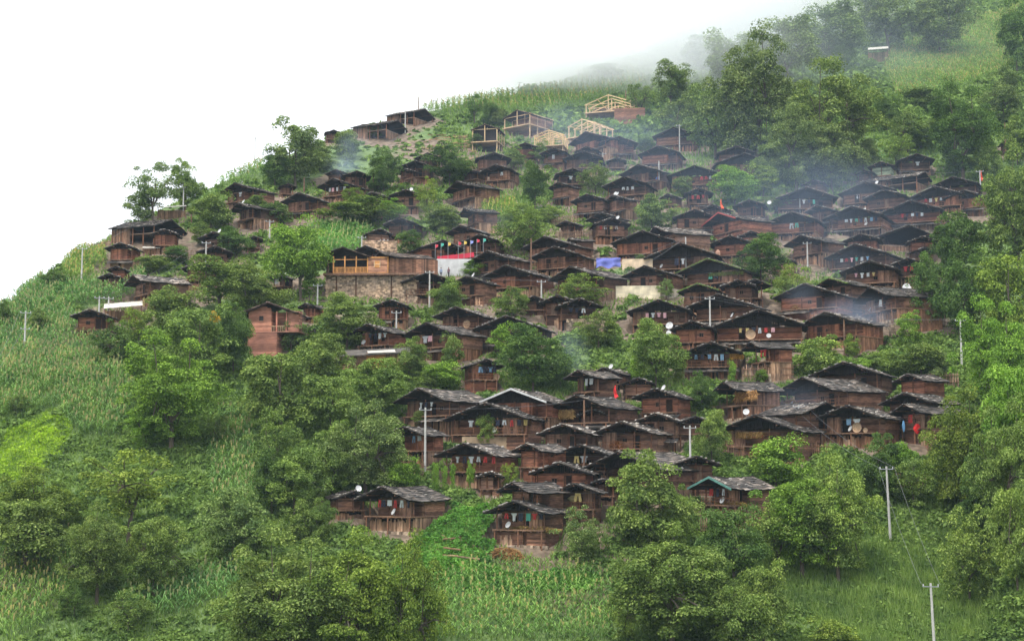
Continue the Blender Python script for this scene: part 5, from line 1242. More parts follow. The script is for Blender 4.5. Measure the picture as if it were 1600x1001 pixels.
TREES = [
(240,245,352,92,'open','g','airy skyline walnut tree with sky showing through its limbs'),(288,248,330,62,'dense','n','darker round tree at the right side of the airy skyline walnut'),(217,292,352,55,'bush','g','leafy mass under the left side of the airy skyline walnut'),
(8,468,512,30,'dense','d','dark round tree cut by the left edge of the picture'),(330,298,362,80,'bush','n','broad bush on the skyline slope left of the house with the white sheet'),(318,345,385,55,'bush','n','bush between the small ridge houses and the dish-topped house'),(362,352,402,66,'bush','d','dull dark bush left of the bright ridge-side tree'),
(470,342,470,112,'broad','b','large bright green tree left of the balustrade house'),(560,302,352,112,'bush','n','row of round green bushes below the smoke-side houses'),(610,308,345,60,'bush','b','brighter round bush at the right end of the hedge-like row'),
(462,188,292,104,'broad','g','big spreading skyline tree with a ragged top'),(430,230,295,60,'dense','d','dark lower crown at the left foot of the big spreading skyline tree'),(541,197,250,52,'bush','n','round skyline tree beside the small dark shed'),(500,225,268,60,'bush','n','green bush right of the big spreading skyline tree'),
(600,230,302,55,'dense','d','dark round tree beside the smoke plume'),(702,221,290,76,'dense','d','round dark green tree below the strewn poles'),(671,274,345,50,'feather','y','yellow-green soft tree between two brown houses'),(692,314,365,68,'bush','n','two-tone bush below the yellow-green soft tree'),
(549,286,320,42,'feather','y','yellow-green bush beside the crowded washing'),(640,352,400,45,'bush','d','dark bush left of the house behind the flags'),(836,246,330,56,'oval','d','tall dark tree in the middle of the upper village'),(815,310,352,75,'feather','l','pale bushes and beans at the foot of the tall dark tree'),
(803,228,264,45,'bush','n','round bush between the tiny gable and the tall dark tree'),(845,220,255,40,'bush','n','bush above the tall dark tree'),(930,250,305,66,'feather','g','pale feathery tree right of the long white cloth'),(1018,299,360,62,'bush','n','round tree below the white-washing veranda house'),
(1060,316,358,45,'feather','l','light green small tree left of the twin gables with red shirts'),(1010,211,240,36,'bush','d','round dark tree by the pale pole of the highest right-hand house'),(1148,256,322,80,'dense','b','bright rich-green tree right of the bright red cloths'),(1192,252,308,64,'bush','y','olive-tipped bush beside the bright rich-green tree'),
(1066,272,310,42,'bush','n','small bush in front of the red cloths'),(1000,285,305,30,'bush','n','small bush by the foot of the tall pole with blue bundle'),(820,325,398,112,'feather','n','soft green tree cluster above the long low centre roofs'),(1190,362,446,84,'dense','d','dark round tree in front of the tall gable with two insulators'),
(1236,410,480,74,'feather','l','light feathery tree left of the wide log house'),(905,425,482,100,'feather','l','light feathery trees where the long wires cross'),(541,458,545,104,'dense','n','round tree in front of the long stone wall'),(700,432,500,62,'dense','n','round tree right of the tall pole with slanting cables'),
(798,440,502,76,'feather','n','soft round tree below the red-banner gable'),(640,528,598,72,'dense','n','dark round tree in front of the row of insulators'),(706,516,590,42,'bush','n','small leaning tree with a bare trunk before the insulator row'),(832,506,614,112,'dense','d','biggest dark tree in the village centre'),
(876,560,612,40,'dense','d','dark right shoulder of the biggest dark tree'),(785,502,560,50,'bush','b','brighter tree behind the left of the biggest dark tree'),(934,474,548,84,'feather','n','smoke-veiled grey-green tree in the village centre'),(1024,498,606,90,'dense','n','steep dark tree below the two big white dishes'),
(1280,516,592,86,'bush','l','pale green bushy tree right of the pink sheet'),(1096,580,646,44,'dense','d','slim dark tree left of the dried maize'),(1113,640,730,58,'dense','n','bushy ivy-like column beside the tall stay pole'),(1422,478,545,46,'bush','b','bright climbing plant in front of the railed gallery end'),
(1440,530,592,96,'bush','n','glossy shrubs above the small log house at the right'),(1380,540,590,60,'bush','n','shrubs left of the glossy shrubs at the right'),(1345,555,592,50,'bush','b','low bright bush under the smoky-roofed house'),(1015,708,868,144,'dense','n','big dark lower tree hiding the black gable'),
(1050,760,868,70,'dense','n','low right part of the big dark lower tree'),(905,790,880,84,'feather','g','grey-green feathery tree beside the lowest centre house'),(1215,676,770,104,'bush','b','very bright green bush below the maize tassels'),(1375,680,790,84,'dense','d','dark glossy tree below the basket house'),
(1255,728,905,150,'big','b','large light green spreading tree at the lower right, left half'),(1312,720,912,125,'big','l','light green tree with a pale bare trunk at the lower right'),(1215,775,905,110,'open','l','thin light tree left of the large light green one'),
(1050,825,1020,200,'big','n','large foreground tree at bottom centre'),(1120,880,1020,120,'big','n','right-hand lobe of the large foreground tree at bottom centre'),(975,905,1010,60,'feather','l','yellowish bush at the left foot of the large foreground tree'),
(797,717,770,34,'feather','y','small light tree right of the vine-covered poles'),(345,400,490,130,'broad','n','wide tree crown right of the long low left house'),(400,412,500,105,'dense','n','dense tree left of the bright tree and above the pinkish-brown house'),
(272,448,540,110,'broad','n','tree between the cream sheet roof and the yellow blossom'),(310,478,600,120,'broad','n','tall tree just left of the yellow blossom'),(365,470,590,70,'dense','d','shadowed tree close left of the pinkish-brown house'),(268,532,705,165,'big','b','large bright green tree in the middle of the left slope'),
(228,625,705,80,'big','b','low left half of the large bright green tree'),(455,478,552,58,'feather','g','grey-green tree in front of the pinkish-brown house'),(180,498,575,90,'feather','d','dull dark shrub under the small brown left house'),(215,470,545,60,'feather','y','yellow-green shrub beside the cream sheet roof'),
(495,520,610,112,'dense','n','green tree below the rust-red door house'),(440,548,680,130,'broad','n','broad tree right below the pinkish-brown house'),(585,560,650,110,'dense','n','tree under the orange-boarded shed'),(520,580,690,105,'broad','n','tree in the middle of the centre-left thicket'),
(428,632,742,88,'feather','n','thicket tree right of the large bright green tree'),(572,638,775,140,'big','g','pale-leaved large tree left of the flat-slate house'),(520,660,780,90,'dense','n','tree left of the pale-leaved large tree'),(460,700,810,110,'dense','n','tree above the lowest left house, left side'),
(625,700,770,60,'bush','b','bright bush left of the vine-covered poles'),(690,560,615,78,'bush','b','bright bean plants left of the row of navy trousers'),(665,580,620,50,'bush','n','bush under the dark tree of the insulator row'),(50,735,850,150,'big','o','olive tree at the left edge below the bright field'),
(200,695,845,170,'open','y','very wide olive tree on the lower left slope'),(40,775,900,140,'broad','n','lower tree at the left edge'),(150,790,945,120,'big','n','rounded tree at the lower left, left one of a pair'),(240,790,935,110,'big','n','rounded tree at the lower left, right one of a pair'),
(362,762,885,112,'dense','g','blue-green tree near the striped lower cornfield'),(425,700,805,84,'dense','d','dark tree above the lower cornfield'),(390,800,860,60,'bush','n','bush between the blue-green tree and the lower left house'),
(460,850,1060,210,'big','n','wide foreground tree at bottom, left of centre'),(560,838,1060,190,'big','o','large foreground tree with dark forked trunk at bottom'),(640,860,1080,130,'big','o','brownish-tipped right end of the foreground trees left of centre'),(400,900,1060,90,'broad','n','leftmost crown of the bottom foreground trees'),
(500,778,850,50,'dense','n','small tree touching the left annexe'),(470,780,850,60,'bush','n','bush left of the left annexe'),(1150,790,935,110,'broad','d','shaded tree between the foreground tree and the light green one'),(1195,880,1020,90,'broad','l','light-tipped tree at the bottom right of the foreground tree'),
(1160,930,1060,110,'broad','n','bottom-edge tree right of the large foreground tree'),(1300,965,1030,90,'bush','y','yellow-green round bush at the bottom edge'),(1592,228,440,125,'big','n','huge dark green tree at the right edge above the middle'),(1582,392,545,105,'broad','y','olive crown at the right edge, middle height'),
(1562,476,655,125,'big','b','bright glossy crown at the right edge'),(1595,560,740,100,'broad','b','bright crown cut by the right edge, under the glossy one'),(1500,622,800,120,'big','o','olive tree at the right, in front of the house with the red sack'),(1575,640,850,120,'big','n','large tree at the right edge below the bright crowns'),(1540,720,880,80,'dense','d','shaded tree between the olive tree and the right edge'),
(1515,790,945,110,'feather','l','loose-leaved light tree on the lower right slope'),
(1592,760,930,80,'broad','l','light tree cut by the lower right edge'),(1455,395,515,70,'dense','d','dark tree left one below the red washing'),(1500,400,530,90,'dense','d','dark tree right one below the red washing'),(1495,325,440,90,'dense','d','dark tree below the far right reddish gable'),
(1470,540,600,40,'bush','g','grey-green shrub in the right clearing'),(1430,700,800,90,'feather','n','brushy tree behind the upper concrete pole at lower right'),(1180,55,258,150,'big','g','tall pale forest tree behind the pale-poled house'),(1300,92,282,165,'big','n','largest forest tree above the village at upper right'),
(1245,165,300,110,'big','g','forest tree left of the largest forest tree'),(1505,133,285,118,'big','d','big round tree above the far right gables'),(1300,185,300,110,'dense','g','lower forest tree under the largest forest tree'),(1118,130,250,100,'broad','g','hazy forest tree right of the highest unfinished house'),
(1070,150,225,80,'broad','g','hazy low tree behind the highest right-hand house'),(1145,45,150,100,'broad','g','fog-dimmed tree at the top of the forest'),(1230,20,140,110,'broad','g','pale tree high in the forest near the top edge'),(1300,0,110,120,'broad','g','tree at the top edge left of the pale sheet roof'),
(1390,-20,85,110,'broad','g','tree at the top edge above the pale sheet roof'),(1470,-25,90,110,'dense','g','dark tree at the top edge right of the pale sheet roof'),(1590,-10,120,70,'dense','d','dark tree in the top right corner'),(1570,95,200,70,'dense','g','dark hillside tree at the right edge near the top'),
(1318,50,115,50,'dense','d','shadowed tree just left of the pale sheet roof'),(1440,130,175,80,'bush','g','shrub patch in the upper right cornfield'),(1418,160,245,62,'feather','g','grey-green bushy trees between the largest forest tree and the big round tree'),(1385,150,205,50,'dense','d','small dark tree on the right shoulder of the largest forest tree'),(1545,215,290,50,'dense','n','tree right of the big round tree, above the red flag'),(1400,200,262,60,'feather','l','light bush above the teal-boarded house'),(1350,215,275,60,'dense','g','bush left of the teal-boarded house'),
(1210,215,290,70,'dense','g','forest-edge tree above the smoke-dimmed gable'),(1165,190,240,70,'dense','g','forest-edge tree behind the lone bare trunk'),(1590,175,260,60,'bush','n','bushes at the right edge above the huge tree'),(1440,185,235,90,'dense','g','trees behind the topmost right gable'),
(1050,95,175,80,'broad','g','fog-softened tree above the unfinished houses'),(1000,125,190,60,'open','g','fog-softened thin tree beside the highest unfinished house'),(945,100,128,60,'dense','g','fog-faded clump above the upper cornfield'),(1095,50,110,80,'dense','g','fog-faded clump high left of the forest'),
(742,143,195,44,'open','d','nearly bare tree on the skyline cornfield'),(765,152,200,30,'bush','d','dark slim tree right of the nearly bare skyline tree'),(780,165,200,40,'bush','g','bush behind the roofed timber frame'),(950,215,240,30,'bush','n','bush between the timber frames and the orange-boarded house'),
(585,190,215,30,'bush','g','small bush on the skyline barn roofline'),(590,275,300,40,'bush','d','shaded foot of the dark round tree by the smoke'),(860,320,350,60,'feather','l','light shrubs left of the tall plain gable'),(745,205,235,30,'bush','g','small bush left of the black-sheeted frame'),
(60,800,880,80,'broad','n','small tree under the lower tree at the left edge'),(340,640,700,50,'feather','n','pale tree in the gap right of the large bright green tree'),(1210,300,330,50,'feather','g','grey-green bush between the red-edged gable and the low veranda house'),
(115,905,965,60,'feather','d','dark shrub at the lower left'),(200,920,985,90,'feather','n','low shrub in front of the rounded pair'),(25,610,650,40,'feather','n','small shrub in the left cornfield'),
(85,420,452,60,'feather','d','dark bushes by the tall cornfield pole'),(60,480,520,40,'bush','n','bush between the cornfields at the left'),(240,395,425,60,'bush','n','leafy bush below the pair of small red-brown ridge houses'),(275,380,415,50,'bush','d','bush right below the long open barn'),
(400,300,335,50,'bush','n','bush in front of the low long-roofed ridge house'),(430,310,350,50,'bush','d','bush left of the brown broad-fronted house'),(655,640,665,30,'bush','n','shrub before the slate of the flat-slate house'),(760,640,695,34,'bush','n','small bush under the yellow garments'),
(995,548,600,30,'bush','b','creeper at the right of the steep dark tree'),(1060,560,600,20,'bush','n','shrub right of the steep dark tree'),(1190,575,598,26,'bush','b','small bush before the weathered fence'),(1145,560,602,16,'bush','b','narrow creeper under the pale blue washing'),
(1040,430,470,34,'feather','g','smoky bush right of the bright cream wall'),(1000,395,412,20,'bush','n','bush on the cream terrace'),(740,405,432,40,'bush','b','bush under the red banner'),(1330,520,560,30,'bush','y','yellowish bush by the leaning pole'),(1405,690,740,60,'bush','b','bright plants right of the dark glossy tree'),
]
for r_ in TREES: tree(*r_)
for (cx, tp, bs, w_, lb) in [(681,722,775,15,'first vine-covered pole from the left'),(695,727,772,13,'narrow second vine-covered pole'),(707,724,772,13,'third vine-covered pole, next to the tall pole'),(735,719,768,18,'widest vine-covered pole, standing before the straw ledge'),(652,724,760,15,'low leafy pole left of the vine-covered row'),(505,800,840,10,'leafy pole beside the left annexe')]:
    tree(cx, tp, bs, w_, 'oval', 'b', lb, 'vine_column')
t = tree(333, 482, 500, 16, 'bush', 'n', 'small clump of yellow blossom among the dark left-hand trees', 'flowering_tree')
fm = LIB['bush'][0][0].copy(); fm.materials.clear(); fm.materials.append(M['flower']); 
p, m = at(360, 560); tcw = [c for c in t.children if c.name.startswith('crown')][0]; tcw.data = fm
# it stands in front of the trees: nearer and lifted by its own trunk
p, m = at(333, 575); t.location = p; t.scale = (18*m, 18*m, 30*m); tcw.location = (0,0,0)
H_ = 88*m; t.scale = (20*m, 20*m, H_); tcw.scale = (1,1,.28); tcw.location = (0,0,.76)
g = MB(); g.bar((0,0,-.1), (0,0,.85), .05, 0, 6, .02); g.build('trunk', M['bark'], t)
# the lone bare trunk at the forest edge
p, m = at(1184, 236); g = MB(); g.bar((0,0,-1), (.1,0,28*m), .3, 0, 7, .24); g.bar((.1,0,28*m), (-.2,0,62*m), .24, 0, 7, .1); g.bar((.1,0,40*m), (1.8,0,56*m), .1, 0, 5, .04)
o = g.build('bare_trunk', M['bark'], color=(1,1,1,1)); o.location = p; tag(o, 'tall pale bare trunk against the forest edge', 'tree', 'trees on the hillside')

# ------------------------------------------------------------ maize fields, undergrowth, grass
def inpoly(px, py, poly):
    r = np.zeros(px.shape, bool); n = len(poly)
    for i in range(n):
        x1, y1 = poly[i]; x2, y2 = poly[(i+1) % n]
        c_ = ((y1 > py) != (y2 > py)) & (px < (x2-x1)*(py-y1)/(y2-y1+1e-9)+x1); r ^= c_
    return r
def grid_in(poly, sx, sy, rr, jit=.5, ang=0.):
    W3 = [solve(px, py) for px, py in poly]; ax = [q[0] for q in W3]; ay = [q[1] for q in W3]
    x, y = np.meshgrid(np.arange(min(ax)-8, max(ax)+8, sx), np.arange(min(ay)-8, max(ay)+30, sy))
    x = x.ravel()+rr.uniform(-.27, .27, x.size)*sx+.5*np.sin(y.ravel()*.11); y = y.ravel()+rr.uniform(-jit, jit, y.size)*sy
    z = G(x, y); d = y*math.cos(PITCH)+z*math.sin(PITCH); px = 800+F*x/d; py = 500.5-F*(-y*math.sin(PITCH)+z*math.cos(PITCH))/d
    k = inpoly(px, py, poly) & ~inside_foot(x, y, .3)
    return x[k], y[k], z[k]
def maize(poly, label, col=(1,1,1,1), h=2.1, sx=.55, sy=.85, seed=0, tassel=.5, tcol=(1,1,1,1)):
    rr = np.random.RandomState(seed+7); x, y, z = grid_in(poly, sx, sy, rr); n = len(x); k = vnoise(x, y, 3.2, seed+5) > .12; x, y, z = x[k], y[k], z[k]; n = len(x)
    if n > 20000: k = rr.permutation(n)[:20000]; x, y, z = x[k], y[k], z[k]; n = 20000
    hh = h*rr.uniform(.8, 1.15, n)*(.85+.3*vnoise(x, y, 7, seed)); VV = []
    for b in range(6):
        a = rr.uniform(0, 6.28, n); z0 = z+hh*(.12+.13*b); ln = hh*rr.uniform(.28, .42, n); wd = .035+.00016*y
        dx, dy = np.cos(a), np.sin(a)
        P0 = np.c_[x, y, z0]; P1 = np.c_[x+dx*ln*.6, y+dy*ln*.6, z0+ln*.55]; P2 = np.c_[x+dx*ln*1.25, y+dy*ln*1.25, z0+ln*.12]
        s = np.c_[-dy*wd, dx*wd, np.zeros(n)]
        q = np.empty((n*6,3)); q[0::6] = P0-s*.5; q[1::6] = P0+s*.5; q[2::6] = P1+s; q[3::6] = P1-s; q[4::6] = P2+s*.2; q[5::6] = P2-s*.2; VV.append(q)
    V = np.concatenate(VV); b_ = np.arange(0, len(V), 6)[:,None]
    Q = np.concatenate([b_+np.array([0,1,2,3]), b_+np.array([3,2,4,5])]); mi = np.zeros(len(Q))
    k = rr.rand(n) < tassel; xt, yt, zt = x[k], y[k], z[k]+hh[k]; nt_ = len(xt); o_ = len(V)
    T = np.empty((nt_*4,3)); w_ = .07; T[0::4] = np.c_[xt-w_*.3, yt, zt-.25*h/2]; T[1::4] = np.c_[xt+w_*.3, yt, zt-.25*h/2]; T[2::4] = np.c_[xt+w_*1.5, yt, zt+.13*h]; T[3::4] = np.c_[xt-w_*1.5, yt+.05, zt+.12*h]
    V = np.concatenate([V, T]); Q = np.concatenate([Q, o_+np.arange(nt_*4).reshape(-1,4)]); mi = np.concatenate([mi, np.ones(nt_)])
    o = bpy.data.objects.new('maize_field', npmesh('maize_field', V, Q, [M['corn'], M['tassel']], mi)); COL.objects.link(o); o.color = col
    tag(o, label, 'maize field', kind='stuff')
FIELDS = [
 ([(0,560),(60,545),(180,575),(215,610),(185,690),(120,680),(85,640),(0,655)], 'big maize field below the double-armed pole', (1,.98,.95,1), 2.1),
 ([(0,485),(75,470),(115,500),(185,540),(190,600),(0,600)], 'maize around the double-armed pole', (.95,1,1,1), 2.1),
 ([(20,470),(60,440),(120,452),(230,425),(215,470),(120,480),(40,490)], 'maize by the tall lone pole', (.9,1,1,1), 2.0),
 ([(95,420),(125,395),(165,395),(165,425),(130,440),(105,445)], 'yellowing maize on the left ridge', (1.25,1.1,.85,1), 2.0),
 ([(325,283),(355,268),(410,250),(415,275),(380,290),(330,292)], 'skyline maize above the house with the white sheet', (1.1,1.05,.9,1), 2.2),
 ([(655,178),(760,158),(860,140),(990,110),(1010,140),(920,165),(850,178),(760,185)], 'long skyline maize field above the timber frames', (1.1,1,.95,1), 2.6),
 ([(1010,60),(1100,20),(1180,0),(1220,20),(1130,60),(1050,95)], 'fog-pale maize high on the slope', (1.1,1.05,1,1), 2.6),
 ([(1395,80),(1600,10),(1600,110),(1500,140),(1400,160),(1380,110)], 'striped maize field at the upper right', (1.2,1.1,.9,1), 2.6),
 ([(480,355),(560,352),(590,375),(560,395),(500,400)], 'bright maize left of the two joined gables', (1.1,1.25,1.1,1), 2.0),
 ([(170,950),(330,900),(400,880),(380,925),(240,975)], 'lower maize field under the blue-green tree', (.95,1.05,1.05,1), 2.0),
 ([(0,870),(110,850),(115,930),(60,990),(0,1000)], 'maize at the lower left corner', (1.15,1.1,.95,1), 1.9),
 ([(640,920),(760,880),(900,890),(960,900),(960,1001),(650,1001)], 'maize plot at the bottom centre', (1.1,1.12,.95,1), 1.4),
 ([(325,660),(390,650),(400,800),(330,790)], 'grey-green maize strip between the left-hand trees', (1.1,1.08,1.05,1), 2.0),
 ([(750,318),(800,318),(815,345),(760,350)], 'small maize patch below the tall dark tree', (1.25,1.15,.8,1), 2.0),
 ([(1280,250),(1400,235),(1410,250),(1340,262)], 'maize strip at the forest foot', (1,1.05,1,1), 2.0),
]
for k, (pl, lb, c_, h_) in enumerate(FIELDS): maize(pl, lb, c_, h_, sx=.8 if pl[0][1] > 300 else 1.5, sy=.42 if pl[0][1] > 300 else .75, seed=k)
def cover(name, n, poly, mat, size, hgt, seed, label, rows=None, ymin=118, up=.9):
    """low leafy plants: leaves lying over small mounds"""
    rr = np.random.RandomState(seed); W3 = [solve(px, py) for px, py in poly]; ax = [q[0] for q in W3]; ay = [q[1] for q in W3]
    x = rr.uniform(min(ax)-3, max(ax)+3, n); y = rr.uniform(max(ymin, min(ay)-3), max(ay)+8, n)
    z = G(x, y); d = y*math.cos(PITCH)+z*math.sin(PITCH); px = 800+F*x/d; py = 500.5-F*(-y*math.sin(PITCH)+z*math.cos(PITCH))/d
    k = inpoly(px, py, poly) & ~inside_foot(x, y, .1); x, y, z = x[k], y[k], z[k]
    bump = vnoise(x, y, 1.1, seed)*vnoise(x, y, .45, seed+1); c = np.c_[x, y, z+hgt*(.25+1.5*bump)+rr.uniform(-.1,.05,len(x))]
    V = leaf_quads(c, np.zeros_like(c), size, rr, up, .8)
    o = bpy.data.objects.new(name, npmesh(name, V, np.arange(len(V)).reshape(-1,4), [M[mat]])); COL.objects.link(o); tag(o, label, name.replace('_', ' '), kind='stuff')
cover('squash_patch', 90000, [(640,870),(655,815),(720,790),(768,790),(775,850),(765,880),(800,900),(900,890),(940,900),(930,925),(700,925),(610,900)], 'broad', .17, .55, 3, 'lush green squash patch between the two lowest houses')
cover('bright_field', 60000, [(0,668),(85,640),(115,665),(95,715),(50,745),(0,755)], 'lime', .16, .5, 4, 'bright lime-green field at the left edge')
cover('bean_patch', 25000, [(505,352),(575,352),(560,372),(500,372)], 'broad', .17, .5, 5, 'bright green terrace left of the joined gables')
# undergrowth: leafy mounds over the whole slope
def undergrowth(name, nb, tmin, tmax, ymin, ymax, rad, seed, mat, label, lsz=.00155, thr=.0, avoid=.6, hscale=.75):
    rr = np.random.RandomState(seed); y = np.sqrt(rr.uniform(ymin**2, ymax**2, nb)) if ymax < 400 else rr.uniform(ymin, ymax, nb); t_ = rr.uniform(tmin, tmax, nb); x = t_*y
    ys_ = np.interp(t_, _t, _Y); keep = (y < ys_+6) & ~inside_foot(x, y, avoid) & (vnoise(x, y, 11, seed) > thr)
    z = G(x, y); d = y*math.cos(PITCH)+z*math.sin(PITCH); px = 800+F*x/d; py = 500.5-F*(-y*math.sin(PITCH)+z*math.cos(PITCH))/d
    for k, (pl, *_r) in enumerate(FIELDS): keep &= ~inpoly(px, py, pl)
    for pl in ([(640,870),(655,815),(768,790),(775,850),(900,890),(930,925),(700,925),(610,900)], [(0,670),(80,650),(105,690),(50,740),(0,745)]): keep &= ~inpoly(px, py, pl)
    x, y, z = x[keep], y[keep], z[keep]; R_ = rad*rr.uniform(.5, 1.5, len(x))*(.6+.8*vnoise(x, y, 18, seed+3)); s = lsz*y*(1 if mat != 'grass' else 1)
    cnt = np.clip((5.2*(R_/s)**2).astype(int), 6, 400); ii = np.repeat(np.arange(len(x)), cnt); m_ = len(ii)
    d_ = rr.normal(0, 1, (m_,3)); d_ /= np.linalg.norm(d_, axis=1)[:,None]; d_[:,2] = np.abs(d_[:,2])
    c = np.c_[x[ii], y[ii], z[ii]-.1]+d_*(R_[ii]*rr.uniform(.6, 1.1, m_))[:,None]*np.array([1,1,hscale])
    V = leaf_quads(c, d_, 1, rr, .5, .6); 
    V = (V.reshape(-1,4,3)-c[:,None,:])*s[ii][:,None,None]+c[:,None,:]
    V = V.reshape(-1,3); print(name, len(x), m_)
    o = bpy.data.objects.new(name, npmesh(name, V, np.arange(len(V)).reshape(-1,4), [M[mat]])); COL.objects.link(o); tag(o, label, name.replace('_', ' '), kind='stuff')
undergrowth('undergrowth', 20000, -.56, .58, 118, 215, .8, 21, 'bush', 'leafy undergrowth on the lower slope')
undergrowth('upper_undergrowth', 12500, -.56, .58, 210, 360, .9, 22, 'bush', 'leafy undergrowth between the houses and on the upper slope', .0017, .3, 1.1)
undergrowth('far_undergrowth', 13000, .0, .6, 340, 640, 2.0, 23, 'bush', 'undergrowth high on the far slope', .0020)
def grass(n, tmin, tmax, ymin, ymax, seed, label, h=.55, thr=.35):
    rr = np.random.RandomState(seed); y = np.sqrt(rr.uniform(ymin**2, ymax**2, n)); t_ = rr.uniform(tmin, tmax, n); x = t_*y
    k = (y < np.interp(t_, _t, _Y)+3) & ~inside_foot(x, y, .2) & (vnoise(x, y, 8, seed) > thr); x, y = x[k], y[k]; z = G(x, y); n = len(x)
    a = rr.uniform(0, 6.28, n); wd = .00055*y; hh = h*rr.uniform(.5, 1.4, n); s = np.c_[np.cos(a)*wd, np.sin(a)*wd*.4, 0*a]; l = rr.normal(0, .25, (n,3)); l[:,2] = hh
    V = np.empty((n*3,3)); P0 = np.c_[x, y, z-.05]; V[0::3] = P0-s; V[1::3] = P0+s; V[2::3] = P0+l
    o = bpy.data.objects.new('grass', npmesh('grass', V, np.arange(n*3).reshape(-1,3), [M['grass']])); COL.objects.link(o); tag(o, label, 'grass', kind='stuff')
grass(150000, -.42, .42, 160, 300, 31, 'grass and weeds on the slope')
grass(280000, -.55, .58, 116, 200, 34, 'grass and weeds on the lowest slope', .6, .0)
grass(90000, -.05, .42, 280, 520, 33, 'grass high on the far slope', 1.0, .1)
grass(90000, .14, .42, 122, 165, 32, 'tall bright grass on the lower right slope', .9, .28)
undergrowth('weeds', 2600, .12, .42, 120, 170, .55, 41, 'grass', 'bright weeds on the lower right slope', .0022)

# ------------------------------------------------------------ air: haze, smoke, mist
def volmat(name, col, dens, hetero=False, nscale=.03, soft=.5, lo=.36, hi=.66):
    m, n, o = newmat(name); v = N(n, 'ShaderNodeVolumePrincipled'); v.inputs['Color'].default_value = col; v.inputs['Density'].default_value = dens; v.inputs['Anisotropy'].default_value = 0
    if hetero:
        tc = N(n, 'ShaderNodeTexCoord'); ln = N(n, 'ShaderNodeVectorMath', operation='LENGTH'); n.links.new(tc.outputs['Object'], ln.inputs[0])
        r_ = N(n, 'ShaderNodeMapRange'); r_.interpolation_type = 'SMOOTHSTEP'; r_.inputs[1].default_value = 1.0; r_.inputs[2].default_value = soft; n.links.new(ln.outputs['Value'], r_.inputs[0])
        gp = N(n, 'ShaderNodeNewGeometry'); nz = N(n, 'ShaderNodeTexNoise'); nz.inputs['Scale'].default_value = nscale; nz.inputs['Detail'].default_value = 2; n.links.new(gp.outputs['Position'], nz.inputs['Vector'])
        r3 = N(n, 'ShaderNodeMapRange'); r3.inputs[1].default_value = lo; r3.inputs[2].default_value = hi; n.links.new(nz.outputs['Fac'], r3.inputs[0])
        mu = N(n, 'ShaderNodeMath', operation='MULTIPLY'); n.links.new(r_.outputs[0], mu.inputs[0]); n.links.new(r3.outputs[0], mu.inputs[1])
        m2 = N(n, 'ShaderNodeMath', operation='MULTIPLY'); n.links.new(mu.outputs[0], m2.inputs[0]); m2.inputs[1].default_value = dens; n.links.new(m2.outputs[0], v.inputs['Density'])
    n.links.new(v.outputs[0], o.inputs['Volume']); return m
def ellipsoid(name, c, rad, mat, label, rot=(0,0,0), kind='stuff'):
    g = MB(); nu, nv_ = 16, 10
    for j in range(1, nv_):
        for i_ in range(nu): th = math.pi*j/nv_; ph = 2*math.pi*i_/nu; g.v.append((math.sin(th)*math.cos(ph), math.sin(th)*math.sin(ph), math.cos(th)))
    g.v += [(0,0,1),(0,0,-1)]; a = len(g.v)-2
    for j in range(nv_-2):
        for i_ in range(nu): k = (i_+1) % nu; g.f.append((j*nu+i_, (j+1)*nu+i_, (j+1)*nu+k, j*nu+k))
    for i_ in range(nu): k = (i_+1) % nu; g.f.append((a, i_, k)); g.f.append((a+1, (nv_-2)*nu+k, (nv_-2)*nu+i_))
    g.m = [0]*len(g.f); o = g.build(name, mat); o.location = c; o.scale = rad; o.rotation_euler = rot; tag(o, label, name, kind=kind); return o
HZ = volmat('pale_haze', (.62,.78,1,1), .00011)
g = MB(); g.box(-648, -88, -160, 798, 1298, 700); o = g.build('haze', HZ); o['kind'] = 'stuff'; o.display_type = 'WIRE'
SM = volmat('wood_smoke', (.62,.76,1,1), .05, True, .12, .15)
SMs = volmat('thin_smoke', (.60,.75,1,1), .02, True, .05, .2)
MI = volmat('mist', (1,1,1,1), .045, True, .012, .35, .2, .5)
def smoke(px, py, H, rad, mat, label, rot=0):
    p, m = at(px, py, H); ellipsoid('smoke', p+Vector((0,0,H)), rad, mat, label, (0, rot, 0))
smoke(560, 238, 5, (11,8,6), SM, 'blue wood smoke drifting left of the dark round tree', R(-25))
smoke(530, 262, 4, (6,5,3), SM, 'smoke over the smoke-veiled roof')
smoke(880, 560, 5, (5,4,6), SM, 'smoke column right of the biggest dark tree')
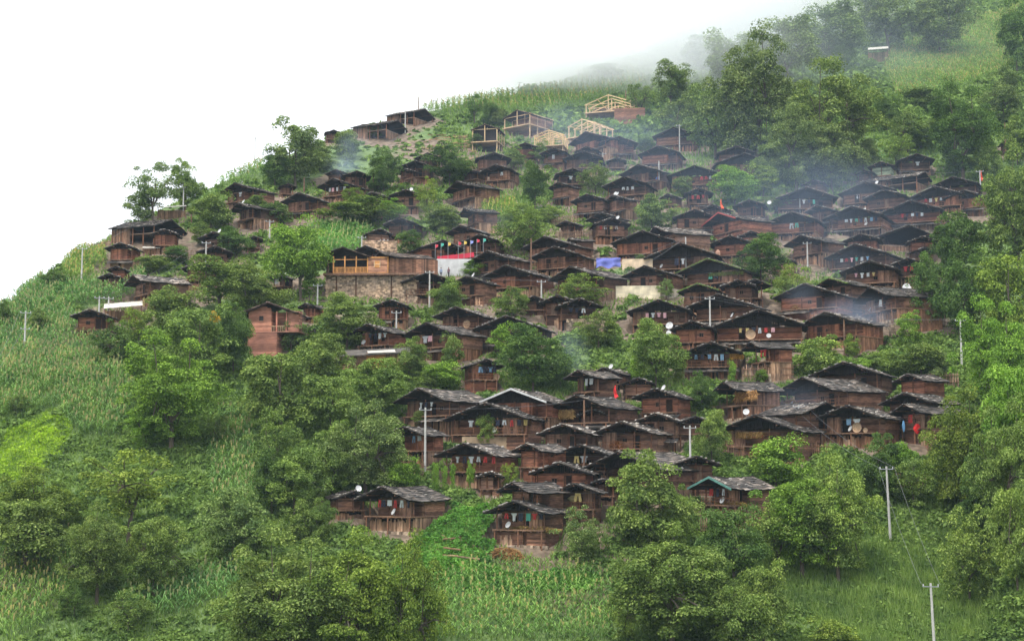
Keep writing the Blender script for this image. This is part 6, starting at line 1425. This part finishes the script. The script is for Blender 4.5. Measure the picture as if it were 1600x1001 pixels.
smoke(1030, 195, 5, (14,10,7), SMs, 'thin smoke around the highest right-hand houses')
smoke(960, 215, 5, (14,8,6), SMs, 'thin smoke over the large smoky house')
SMt = volmat('faint_smoke', (.60,.75,1,1), .011, True, .06, .1, .4, .7)
smoke(1280, 285, 6, (30,14,8), SMt, 'broad blue smoke along the forest foot')
smoke(1470, 250, 6, (14,10,8), SMt, 'smoke under the big round tree at the right')
smoke(1300, 410, 5, (26,14,6), SMt, 'thin smoke over the middle right roofs')
smoke(1330, 492, 4, (9,6,4), SM, 'smoke over the smoky-roofed house')
smoke(1255, 462, 4, (4,4,3), SM, 'smoke from the open blue doorway')
smoke(1085, 425, 5, (20,12,7), SMt, 'thin smoke over the green-garlanded house')
smoke(700, 350, 5, (16,10,6), SMs, 'thin smoke above the row of coloured flags')
smoke(1245, 635, 3, (8,5,4), SMs, 'thin smoke by the maize-tassel house')
smoke(890, 200, 5, (22,12,8), SMs, 'thin smoke among the timber frames')
SMw = volmat('smoke_veil', (.55,.72,1,1), .0045, True, .03, .25)
smoke(1270, 330, 8, (70,38,14), SMw, 'wide blue veil of smoke over the right half of the village')
smoke(960, 235, 9, (60,35,14), SMw, 'blue veil of smoke over the upper village')
def mistball(px, py, dist, rad, label, mat=MI):
    t_, e_ = ray(px, py); ellipsoid('mist', Vector((t_*dist, dist, e_*dist)), rad, mat, label)
mistball(940, 20, 440, (80,60,40), 'white mist hiding the top of the hill')
mistball(1120, -20, 470, (75,60,42), 'white mist over the upper edge of the forest')
mistball(950, 92, 385, (72,34,19), 'soft edge of the mist over the upper maize', volmat('soft_mist', (.96,.98,1,1), .042, True, .02, .1, .15, .5))
mistball(800, 110, 410, (60,45,20), 'thin end of the mist over the skyline maize')
MT = volmat('thin_mist', (.8,.9,1,1), .005, True, .02, .2)
mistball(1260, 90, 430, (95,70,48), 'thin haze hanging in the upper forest', volmat('forest_haze', (.72,.85,1,1), .0035, True, .02, .2))
mistball(1130, 110, 390, (75,50,40), 'thin mist veiling the forest above the unfinished houses', MT)
